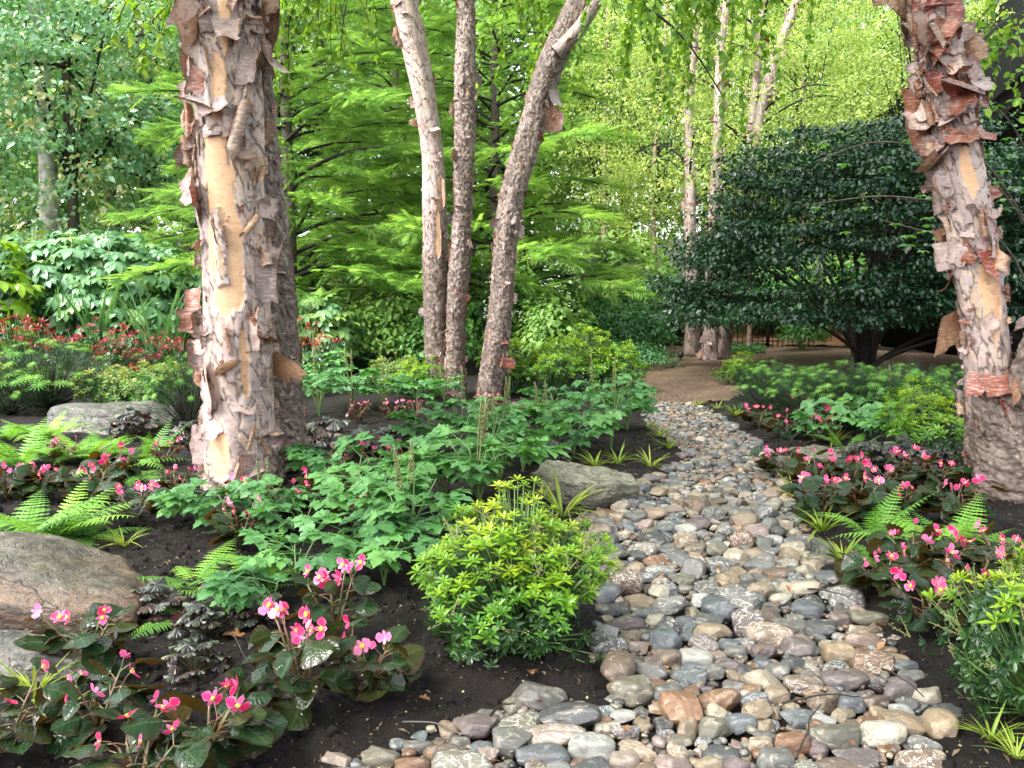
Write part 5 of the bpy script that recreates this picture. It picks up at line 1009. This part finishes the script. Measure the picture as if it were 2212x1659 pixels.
for x, Y_, v, s_, rz, l in [(632, 16.5, 0, 1.1, 0, 'feathery dawn redwood with a thin dark trunk right behind the big birch'), (1070, 18., 1, 1.15, 1., 'feathery dawn redwood behind the three-stemmed birch'), (860, 22., 0, 1.2, 2., 'feathery dawn redwood farther back, between the two birches')]:
    p = at(x, 700, Y_); thing('dawn_redwood', l, 'tree', (p[0], Y_, float(gz(p[0], Y_, False))), rz, s_, None, RW[v])
# --- river birches farther up the path
def bbark(mb, P, R, seg=20):
    P = np.array(P); mb.tube(P, R, seg)
def far_birch_crown(seed, spots_, n, size):
    r = np.random.default_rng(seed); lv, tw = MB(), MB()
    strands(lv, tw, [s for s, _ in spots_], [l for _, l in spots_], size, .03, seed, .8, L2, .5); return lv, tw
e = link('river_birch', None); p0 = gp(1525, 780); e.location = (p0[0], p0[1], 0); tag(e, 'clump of pale-barked river birch standing in the brown mulch path', 'tree')
inv = Matrix.Translation((-p0[0], -p0[1], 0)); TOPS = []
WF = .85
for i, pts in enumerate([[(1494, 765, 44, 18.2), (1496, 700, 36, 18.2), (1494, 600, 32, 18.2), (1490, 400, 27, 18.3), (1488, 230, 24, 18.4), (1500, 60, 20, 18.5), (1510, -150, 16, 18.6)], [(1532, 792, 50, 17.2), (1532, 760, 42, 17.2), (1535, 680, 36, 17.2), (1543, 450, 30, 17.3), (1552, 280, 27, 17.4), (1555, 100, 24, 17.5), (1580, -60, 20, 17.6), (1600, -250, 15, 17.6)],
        [(1560, 775, 38, 17.7), (1566, 740, 32, 17.7), (1575, 640, 28, 17.7), (1600, 450, 26, 17.8), (1622, 330, 26, 17.9), (1650, 210, 26, 18), (1672, 130, 24, 18), (1715, 20, 20, 18.1), (1770, -160, 15, 18.2)], [(1560, 770, 26, 18.4), (1590, 600, 22, 18.4), (1612, 400, 20, 18.5), (1625, 250, 19, 18.6), (1645, 60, 16, 18.7), (1650, -100, 12, 18.8)]]):
    P, R = dpath(pts, 17.5); P, R, s = smoothpath(P, R, .03); me = trunk_mesh('trunk', P, R, 48, 71+i, zs(.2, 2.5, .5, 1.), (.09, .16), .012)
    o = link('trunk', me, e); o.matrix_local = inv; b = flakes(P, R, 150, 800+i, .055, .0, .9, .2); q = link('peeling_bark', b.mesh('peeling_bark', M['peel']), o); TOPS.append(P)
sp_ = []
for _ in range(420): Y_ = U(15.5, 21); sp_.append((at(U(1330, 1900), U(-520, 470)**1., Y_), U(.4, 1.3)))
lv, tw = far_birch_crown(75, sp_[:150], 0, .07); clumps(lv, L2, 79, np.array([q for q, _ in sp_]), .45, 46, .07, .5); li = MB()
for P in TOPS:
    for k in range(9):
        j = int(len(P)*U(.35, .95)); d = np.array([U(-1, 1), U(-1, 1), .15]); d = d/np.linalg.norm(d)*U(.8, 2.); q = np.linspace(0, 1, 9)[:, None]; Q = P[j]+d*q; Q[:, 2] += .45*np.sin(q[:, 0]*np.pi*.75)-.25*q[:, 0]**2; li = MB(); li.tube(Q, np.linspace(.028, .006, 9), 5); lo_ = link('limb', li.mesh('limb', M['bark']), e); lo_.matrix_local = inv
o = link('twigs', tw.mesh('twigs', M['bark']), e); o.matrix_local = inv; o['kind'] = 'stuff'
o = link('crown', lv.mesh('crown', M['limeleaf']), e); o.matrix_local = inv
# young birches farther back
def lime_tree(seed, H=11., W=5., n=330, r0=.1):
    r = np.random.default_rng(seed); tr, lv, li, tw = MB(), MB(), MB(), MB(); z = np.linspace(0, H, 24); o_ = .25*vnoise(np.stack([z*.25, z*0, z*0+seed], -1), 3); P = np.stack([o_, o_*.6, z], -1); tr.tube(P, r0*(1-.8*z/H), 12)
    C = shell(n, seed, (W/2, W/2, H*.52), H*.52, -.95, .35, 1.); strands(lv, tw, C[::3], r.uniform(.4, 1.1, len(C[::3])), .075, .03, seed, .6, L2); clumps(lv, L2, seed+4, C, .55, 42, .08, .5, upn=.5, outw=.6)
    limb_tubes(li, (0, 0, H*.3), C[:12], .03); limb_tubes(li, (0, 0, H*.6), C[12:24], .02)
    return [('trunk', tr.mesh('trunk', M['palebark'])), ('limb', li.mesh('limb', M['bark'])), ('crown', lv.mesh('crown', M['limeleaf']))]
M['palebark'] = plain('pale flaking bark', (.36, .27, .2), .7, .5, 9., .8, .3, (.13, .09, .07))
LT = [lime_tree(76), lime_tree(77)]
for k, (x, Y_, s_, l) in enumerate([(1420, 26., 1., 'young lime-leaved birch beyond the iron fence, above the thin bamboo-like shrubs'), (1300, 29., 1.1, 'lime-leaved birch in the gap right of the leaning birch stem'), (1720, 25., 1., 'lime-leaved birch rising over the dark shrub'), (1830, 27., 1.05, 'lime-leaved birch with a dark forked stem left of the rusty birch'), (1950, 24., 1., 'lime-leaved birch just left of the rusty birch top'), (1600, 31., 1.15, 'farthest lime-leaved birch, behind the pale birch clump'), (2130, 26., 1., 'lime-leaved tree between the rusty birch and the dark roof')]):
    p = at(x, 700, Y_); thing('birch_tree', l, 'tree', (p[0], Y_, float(gz(p[0], Y_, False))), U(0, 6), s_, 'lime-leaved young birches', LT[k % 2])
# --- tall woodland at the left and behind everything
def wood_tree(seed, H, W, K, per, mat, size, r0=.25, zc=.55, T=L2, flat=.35, lo=.5, bark='greybark', base_low=True):
    r = np.random.default_rng(seed); tr, lv, li = MB(), MB(), MB(); z = np.linspace(-.2, H*.95, 24); o_ = .4*vnoise(np.stack([z*.2, z*0, z*0+seed], -1), 3); tr.tube(np.stack([o_, o_*.4, z], -1), r0*(1-.75*z/H)+.08*np.exp(-z.clip(0)*2), 12)
    C = shell(K, seed, (W/2, W/2, H*zc*.92), H*zc, -.97, lo, 1.); clumps(lv, T, seed, C, W*.13, per, size, flat, droop=.45, upn=.55, outw=.75)
    limb_tubes(li, (0, 0, H*.3), C[:10], r0*.3); limb_tubes(li, (0, 0, H*.55), C[10:22], r0*.22)
    return [('trunk', tr.mesh('trunk', M[bark])), ('limb', li.mesh('limb', M['bark'])), ('crown', lv.mesh('crown', M[mat]))]
MT = [wood_tree(950, 15, 8, 150, 85, 'wood1', .16, .22, .5), wood_tree(951, 14, 8, 150, 85, 'wood1', .16, .2, .5)]
MW = [wood_tree(955, 16, 8.5, 170, 80, 'wood2', .19, .25, .5), wood_tree(956, 15, 8, 170, 80, 'wood2', .18, .25, .5), wood_tree(957, 17, 8, 170, 80, 'wood1', .19, .28, .52)]
for k, (x, Y_, s_, l) in enumerate([(-130, 21., .85, 'maple with silvery-wet leaves at the left edge'), (170, 23., .9, 'maple with silvery-wet leaves above the buckeye shrub'), (330, 26., .95, 'maple behind the pale redwood, left of the big birch'), (20, 28., 1.05, 'taller maple in the upper left corner'), (-250, 25., 1., 'maple beyond the left edge, its limbs reaching in')]):
    p = at(x, 700, Y_); thing('maple_tree', l, 'tree', (p[0], Y_, float(gz(p[0], Y_, False))), U(0, 6), s_, 'maples at the left', MT[k % 2])
e = link('dead_tree', None); p = at(112, 700, 22.8); e.location = (p[0], p[1], 1.3); tag(e, 'pale grey bare trunk among the maples in the upper left', 'tree')
mb = MB(); z = np.linspace(-1.5, 13, 30); mb.tube(np.stack([.12*np.sin(z*.4), z*0, z], -1), .25-.01*z, 16); link('trunk', mb.mesh('trunk', plain('pale wood', (.5, .47, .45), .7, .5, 6., .6, .3, (.22, .2, .19))), e)
for k, (x, Y_, s_, l) in enumerate([(520, 31., 1., 'woodland tree behind the big birch, bright green'), (700, 29., .95, 'woodland tree between big birch and middle birch'), (860, 33., 1.05, 'tall woodland tree left of the three birch stems'), (1010, 31., 1., 'woodland tree directly behind the three birch stems'), (1180, 34., 1.05, 'woodland tree right of the leaning birch stem'), (1350, 36., 1.1, 'woodland tree beyond the fence corner'), (1530, 37., 1.1, 'woodland tree behind the pale birch clump'), (1720, 34., 1., 'woodland tree above the dark shrub'), (1900, 33., 1., 'woodland tree left of the rusty birch top'), (2100, 31., .95, 'woodland tree at the dark roof'), (2350, 30., 1., 'woodland tree past the right edge'), (420, 36., 1.1, 'far woodland tree by the pale sky gap'), (250, 36., 1.1, 'far woodland tree behind the maples'), (60, 38., 1.1, 'far woodland tree at the top left')]):
    p = at(x, 700, Y_); thing('woodland_tree', l, 'tree', (p[0], Y_, float(gz(p[0], Y_, False))), U(0, 6), s_, 'trees of the wood behind', MW[k % 3])
# the far wood, one mass
r = np.random.default_rng(5); n = 520; C = np.stack([r.uniform(-38, 38, n), r.uniform(42, 50, n), r.uniform(1, 1.5, n)+r.uniform(0, 16, n)], -1); C[:, 2] += 1.6; C = C[~((C[:, 0] < -13) & (C[:, 0] > -20) & (C[:, 2] > 11))]
mb = MB(); clumps(mb, L2, 6, C, 1.5, 70, .42, .5, upn=.4); struct('far_wood', mb.mesh('far_wood', M['wood2']), 'stuff')
# --- buckeye shrub
def palmate(n=6):
    mb = MB(); T = leaf(4, .24, .6, .2, .35)
    for a in np.linspace(-2.1, 2.1, n): mb.scatter(T, [[0, 0, 0]], frames([norm(np.array([math.sin(a), math.cos(a), -.15]))], UP), 1-.12*abs(a), [0.])
    return mb.tmpl()
PA = [palmate(6), palmate(7)]
def mound(seed, ax, h, n, T, size, mat, stems=14, droop=.5, tint=(0, .9), zmin=-.2, lo=.8, spikes=0, stem_mat='greenstem'):
    r = np.random.default_rng(seed); lv, st = MB(), MB(); D = rdir(n*2); D = D[D[:, 2] > zmin][:n]; n = len(D)
    P = D*r.uniform(lo, 1.02, (n, 1))*(1+.16*vnoise(D*2.5+seed, 3)[:, None]+.05*vnoise(D*9+seed, 4)[:, None])*np.array([ax[0], ax[1], h*(.62 if zmin < -.1 else 1)]); P[:, 2] += h*.38 if zmin < -.1 else 0
    o = norm(D*np.array([1, 1, .15])); axs = norm(o+np.array([0, 0, -droop])+.35*r.normal(size=(n, 3))); nr = norm(UP*.9+o*.45+.3*r.normal(size=(n, 3)))
    T = T if isinstance(T, list) else [T]
    for k, t_ in enumerate(T): lv.scatter(t_, P[k::len(T)], frames(axs[k::len(T)], nr[k::len(T)]), size*np.exp(r.normal(0, .2, len(P[k::len(T)]))), r.uniform(*tint, len(P[k::len(T)])))
    limb_tubes(st, (0, 0, 0), P[:stems], .018, 5)
    out = [('stem', st.mesh('stem', M[stem_mat])), ('foliage', lv.mesh('foliage', M[mat]))]
    if spikes:
        sp2 = MB(); top = P[D[:, 2] > .55][:spikes]
        for q in top: sp2.tube([q, q+[.02, 0, .12], q+[r.normal(0, .05), 0, .26]], [.008, .012, .005], 5)
        out.append(('flower_spike', sp2.mesh('flower_spike', M['spike'])))
    return out
p = at(140, 740, 14.6); thing('buckeye_shrub', 'wide mound of big drooping palmate leaves behind the strap-leaved clumps', 'shrub', (p[0], 15.0, 0), 0, 1, None, mound(960, (2.35, 1.4), 2.35, 1500, PA, .2, 'buckeye', spikes=16))
p = at(-15, 740, 13.6); thing('buckeye_shrub', 'yellow-green palmate-leaved shrub at the left picture edge', 'shrub', (p[0]-.2, 13.6, 0), 0, 1, None, mound(961, (.9, .8), 2.2, 260, PA, .2, 'lime', tint=(0, .5)))
p = at(690, 740, 14.5); thing('buckeye_shrub', 'small light green palmate-leaved shrub right of the big birch', 'shrub', (p[0], 14.5, 0), 0, 1, None, mound(962, (.62, .6), 1.35, 200, PA, .17, 'buckeye', tint=(.5, 1.)))
# --- big dark shrub
def dark_shrub(seed, ax, h, K, per, size):
    r = np.random.default_rng(seed); lv, st = MB(), MB(); D = rdir(K*3); D = D[D[:, 2] > -.42][:K]; C = D*r.uniform(.62, 1., (len(D), 1))*(1+.26*vnoise(D*2+seed, 3)[:, None])*np.array([ax[0], ax[1], h*.66]); C[:, 2] += h*.34; lim = .88+.22*vnoise(C*.9+seed, 8); C[:, 2] = np.where(C[:, 2] < lim, lim+.25*r.random(len(C)), C[:, 2])
    clumps(lv, [leaf(3, .3, .45, .25, .15), L2][0], seed, C, .52, per, size, .16, droop=.4, upn=1.1)
    for k in range(16):
        a = k*2.4; b = np.array([.12*math.cos(a), .12*math.sin(a), 0]); tpt = C[k*5 % len(C)]; q = np.linspace(0, 1, 10)[:, None]; Q = b*(1-q)+tpt*q; Q[:, :2] = b[:2]+(tpt[:2]-b[:2])*q**1.3; Q[:, 2] = tpt[2]*q[:, 0]**.85; st.tube(Q, np.linspace(.05, .012, 10), 7)
    return [('stem', st.mesh('stem', M['bark'])), ('foliage', lv.mesh('foliage', M['darkshrub']))]
p = gp(1850, 800); thing('burning_bush', 'huge dark green shrub arching over the mulch, with bare stems below', 'shrub', (p[0]-.1, p[1]-.6, 0), 0, 1, None, dark_shrub(970, (3.45, 2.7), 4.5, 700, 125, .064))
p = gp(2230, 830); thing('burning_bush', 'dark shrub behind the rusty birch, reaching past the right edge', 'shrub', (p[0]+.6, p[1]+.3, 0), 2, 1, None, dark_shrub(971, (2.4, 2.2), 3.7, 260, 100, .075))
# light branch reaching in front of the dark shrub
e = link('viburnum_shrub', None); tag(e, 'thin branches with bright green leaves in front of the dark shrub and roof', 'shrub'); b0 = gp(2300, 900); e.location = (b0[0], b0[1], 0)
inv = Matrix.Translation((-b0[0], -b0[1], 0)); li, lv = MB(), MB(); T5 = leaf(4, .27, .5, .25, .2)
for a in [[(2300, 880, 9.2), (2200, 560, 9), (2080, 440, 8.6), (1900, 420, 8.3), (1730, 445, 8)], [(2300, 880, 9.2), (2230, 500, 9), (2100, 330, 8.4), (1880, 300, 8), (1760, 350, 7.8)], [(2300, 880, 9.2), (2260, 420, 8.8), (2180, 250, 8.2), (2080, 190, 7.8)], [(2300, 880, 9.2), (2290, 380, 8.6), (2240, 150, 8), (2120, 60, 7.8)], [(2230, 500, 9), (2120, 330, 8.5), (2000, 360, 8.2)], [(2200, 560, 9), (2000, 500, 8.6), (1880, 470, 8.4)]]:
    P, R, s = smoothpath([at(*q) for q in a], np.linspace(.016, .004, len(a)), .05); li.tube(P, R, 5); m_ = len(P); n = 12
    for j in range(n):
        f = U(.45, 1); b = P[int(f*(m_-1))]+RNG.normal(size=3)*.12
        for k in range(5):
            aa = k*1.25+U(-.2, .2); lv.scatter(T5, [b], frames([norm(np.array([math.cos(aa), math.sin(aa), -.1]))], UP+.25*RNG.normal(size=3)), .085*U(.7, 1.2), [U(.1, .9)])
o = link('limb', li.mesh('limb', M['greybark']), e); o.matrix_local = inv; o = link('foliage', lv.mesh('foliage', M['shrub']), e); o.matrix_local = inv
# --- shrubs of the middle distance
LF3 = leaf(3, .33, .42, .3, .25)
SHV = {'broad': mound(980, (1., .9), 1.5, 900, LF3, .12, 'shrub', lo=.6), 'rho': mound(981, (1., .9), 1.6, 230, WH[0], .17, 'rhodo', lo=.7), 'broad2': mound(982, (1.1, 1.), 1.9, 1000, LF3, .13, 'wood2', lo=.6), 'fine': mound(983, (.8, .8), 1.3, 2400, L2w, .085, 'nandina', lo=.5, stems=40), 'fine2': mound(984, (1., .8), .7, 1800, L2w, .07, 'nandina', lo=.5, stems=30)}
for k, (x, Y_, kind, s_, l) in enumerate([(820, 18.5, 'rho', 1.3, 'glossy whorled shrub with pale leaf edges under the redwood'), (930, 19., 'rho', 1.2, 'glossy whorled shrub just left of the middle birch'), (760, 20., 'broad', 1.5, 'broad-leaved shrub in the gap right of the big birch'), (860, 15.5, 'broad2', .75, 'bright leafy shrub low between the birches'), (945, 15., 'broad', .75, 'dark leafy shrub behind the middle birch foot'), (780, 15.2, 'broad2', .65, 'light leafy shrub over the dark ferns'), (1040, 17., 'broad', 1., 'leafy shrub seen between the birch stems'), (1150, 17.5, 'broad', 1.2, 'shrub with white bracts right of the leaning stem'), (1230, 19., 'broad', 1.3, 'tall leafy shrub in the centre gap'), (1200, 15.3, 'broad2', .7, 'low bright shrub right of the leaning stem'),
        (1290, 21., 'rho', 1.5, 'pale whorled shrub in the gap before the fence'), (1350, 23.5, 'broad2', 1.5, 'tall shrub behind the blue-green thicket'), (1260, 18., 'fine', 1., 'fine-leaved blue-green shrub, nearest to the middle birch'), (1320, 18.2, 'fine', 1.05, 'fine-leaved blue-green shrub in the middle of its row'), (1380, 18.6, 'fine', .95, 'fine-leaved blue-green shrub nearest to the mulch'), (1435, 22.5, 'fine', 1.4, 'fine-leaved tall shrub by the pale birch clump'), (640, 19., 'broad', 1.2, 'leafy shrub behind the big birch'), (560, 21., 'broad2', 1.3, 'leafy shrub hidden by the big birch'), (450, 20., 'broad', 1.4, 'leafy shrub behind the pale redwood'), (340, 19., 'broad2', 1.2, 'leafy shrub behind the buckeye mound'),
        (1480, 23.5, 'broad', 1., 'shrub beyond the fence at the pale birch clump'), (1585, 23.6, 'broad', 1.25, 'dark leafy shrub beyond the fence behind the sapling'), (1650, 24., 'fine', 1.5, 'fine-leaved shrub beyond the fence'), (1710, 23.6, 'broad', 1.2, 'leafy shrub at the end of the fence, beyond the litter'), (1735, 19.3, 'broad', .62, 'dark round-leaved shrub at the fence end under the dark shrub'), (1640, 27., 'broad2', 1.6, 'shrub beyond the fence and leaf litter'), (1780, 25., 'broad2', 1.6, 'shrub behind the dark shrub stems'), (1920, 23., 'broad', 1.7, 'shrub in the shade behind the dark shrub'), (2080, 23., 'broad', 1.7, 'shrub in the shade behind the rusty birch'), (2250, 22., 'broad', 1.7, 'shrub in the shade at the right edge'),
        (1300, 15.6, 'fine2', .8, 'low fine-leaved plant above the lime mounds'), (1375, 15.8, 'fine2', .75, 'low fine-leaved plant beside the stone step'), (1240, 15.8, 'fine2', .85, 'low fine-leaved plant behind the dark ferns'), (180, 20., 'broad', 1.4, 'leafy shrub above the buckeye mound'), (40, 20., 'broad2', 1.4, 'leafy shrub at the left edge above the buckeye')]):
    p = at(x, 700, Y_); thing('garden_shrub', l, 'shrub', (p[0], Y_, float(gz(p[0], Y_, False))), U(0, 6), s_, 'shrubs of the middle distance', SHV[kind])
V, F_, L_ = leaf(2, .4, .5, .1, .1); mb = MB(); p = at(1150, 640, 16.4); n = 60
for k in range(4): P = np.stack([U(-.9, .9, n), U(-.5, .3, n), U(-.7, .7, n)], -1); a = k*1.57; mb.scatter((V, F_, L_), P if k else P, frames(np.broadcast_to([math.cos(a), math.sin(a)*.5, .3], (n, 3)), np.array([0, -.6, .8])), .05, U(0, 1, n))
e = thing('dogwood', 'dogwood with scattered white bracts behind the leaning birch stem', 'shrub', (p[0], 16.6, 0), 0, 1, None, mound(990, (.9, .7), 2.3, 500, LF3, .1, 'shrub', lo=.6)); o = link('white_bracts', mb.mesh('white_bracts', M['white']), e); o.location = (0, -.45, 1.35); o['kind'] = 'stuff'
# ground cover by the path
n = 9000; A = np.stack([U(1150, 1500, n), U(745, 800, n)], -1); P = np.array([gp(*q) for q in A]); ok = ~inpoly(P[:, :2], MUL) | (RNG.random(n) < .02); P = P[ok]; n = len(P); P[:, 2] = gz(P[:, 0], P[:, 1])+U(.02, .2, n)
B = np.array([gp(*q) for q in np.stack([U(1545, 1650, 1500), U(752, 768, 1500)], -1)]); B[:, 2] = gz(B[:, 0], B[:, 1])+U(.03, .12, 1500); P = np.concatenate([P, B]); n = len(P)
mb = MB(); mb.scatter(L2, P, frames(rdir(n, .4), UP+.5*RNG.normal(size=(n, 3))), U(.05, .1, n), U(0, 1, n)); struct('ground_cover', mb.mesh('ground_cover', M['cover']), 'stuff')
# --- iron fence
def fence(label, a, b, h=1.15):
    a, b = np.array(a), np.array(b); Lg = np.linalg.norm(b-a); ang = math.atan2(b[1]-a[1], b[0]-a[0]); z0 = float(gz(*((a+b)/2), False)); e = thing('iron_fence', label, 'fence', (a[0], a[1], z0), ang, 1, None)
    def box(mb, c, s_):
        V = np.array([[x, y, z] for x in (-.5, .5) for y in (-.5, .5) for z in (-.5, .5)])*s_+c; mb.add(V, [np.array([[0, 1, 3, 2], [4, 6, 7, 5], [0, 4, 5, 1], [2, 3, 7, 6], [0, 2, 6, 4], [1, 5, 7, 3]])], V*0)
    for z in (.18, h-.12, h-.28):
        m = MB(); box(m, np.array([Lg/2, 0, z]), np.array([Lg, .035, .03])); link('rail', m.mesh('rail', M['iron'], False), e)
    k = 0; x = 0.
    while x < Lg+.01:
        m = MB(); big = k % 14 == 0; box(m, np.array([x, .0, h/2+(.04 if big else 0)]), np.array([.07 if big else .018]*2+[h+(.08 if big else 0)]))
        if big: box(m, np.array([x, 0, h+.1]), np.array([.09, .09, .03]))
        link('post' if big else 'picket', m.mesh('post' if big else 'picket', M['iron'], False), e); x += .115; k += 1
fence('black iron picket fence at the end of the mulch path', (gp(1555, 752)[0]-.6, 20.9), (gp(1708, 752)[0]+.35, 20.6))
fence('black iron picket fence behind the fine blue-green shrubs', (gp(1340, 752)[0]-.2, 23.4), (gp(1555, 752)[0]-.8, 21.1))
e = thing('sapling', 'thin grey sapling trunk standing at the iron fence', 'tree', (*gp(1616, 757)[:2], 0)); mb = MB(); z = np.linspace(0, 3.5, 14); mb.tube(np.stack([.02*np.sin(z*2), z*0, z], -1), .055-.008*z, 10); link('trunk', mb.mesh('trunk', M['palebark']), e)
mb = MB(); clumps(mb, L2, 77, shell(16, 78, (.5, .5, .4), 3.3, -.9), .25, 40, .09); link('crown', mb.mesh('crown', M['limeleaf']), e)
# path light
p = ground_at(1470, 783); e = thing('path_light', 'small black stake light on the mulch by the pale birch clump', 'lamp', p); mb = MB(); mb.tube([[0, 0, 0], [0, 0, .1]], .012, 8); link('stake', mb.mesh('stake', M['iron']), e); mb = MB(); mb.tube([[0, 0, .09], [0, 0, .1], [0, 0, .2], [0, 0, .21]], [.03, .05, .05, .03], 10); link('lamp_head', mb.mesh('lamp_head', M['iron']), e)
# --- building with a dark roof
e = thing('house', 'dark-roofed house corner behind the leaves, upper right', 'house', (8.7, 17., 0))
def prism(mb, prof, y0, y1):              # profile in (x, z) run along y
    n = len(prof); V = np.array([[x, y, z] for y in (y0, y1) for x, z in prof]); i = np.arange(n); j = (i+1) % n
    mb.add(V, [np.stack([i, j, j+n, i+n], -1), np.arange(n)[None], (np.arange(n)[::-1]+n)[None]], V*0)
mb = MB(); prism(mb, [(.35, 0), (8.6, 0), (8.6, 4.6), (4.5, 8.4), (.35, 4.55)], 0, 9); link('wall', mb.mesh('wall', M['wall'], False), e)
mb = MB(); prism(mb, [(-.45, 4.35), (-.45, 4.1), (4.5, 8.75), (9.4, 4.1), (9.4, 4.35), (4.5, 9.05)], -.8, 9.4); rf = link('roof', mb.mesh('roof', M['roof'], False), e)
mb = MB(); prism(mb, [(-.5, 4.42), (-.5, 3.98), (4.5, 8.6), (4.5, 9.1)], -.86, -.803); link('fascia', mb.mesh('fascia', M['wall'], False), rf)
for k in range(7):
    mb = MB(); prism(mb, [(.35, .3+k*.6), (.35+max(0, k*.6-4.2), .3+k*.6), (8.5, .3+k*.6), (8.5, .34+k*.6), (.35, .34+k*.6)], -.02, -.003) if k < 7 else None
    link('batten', mb.mesh('batten', M['wall'], False), e)
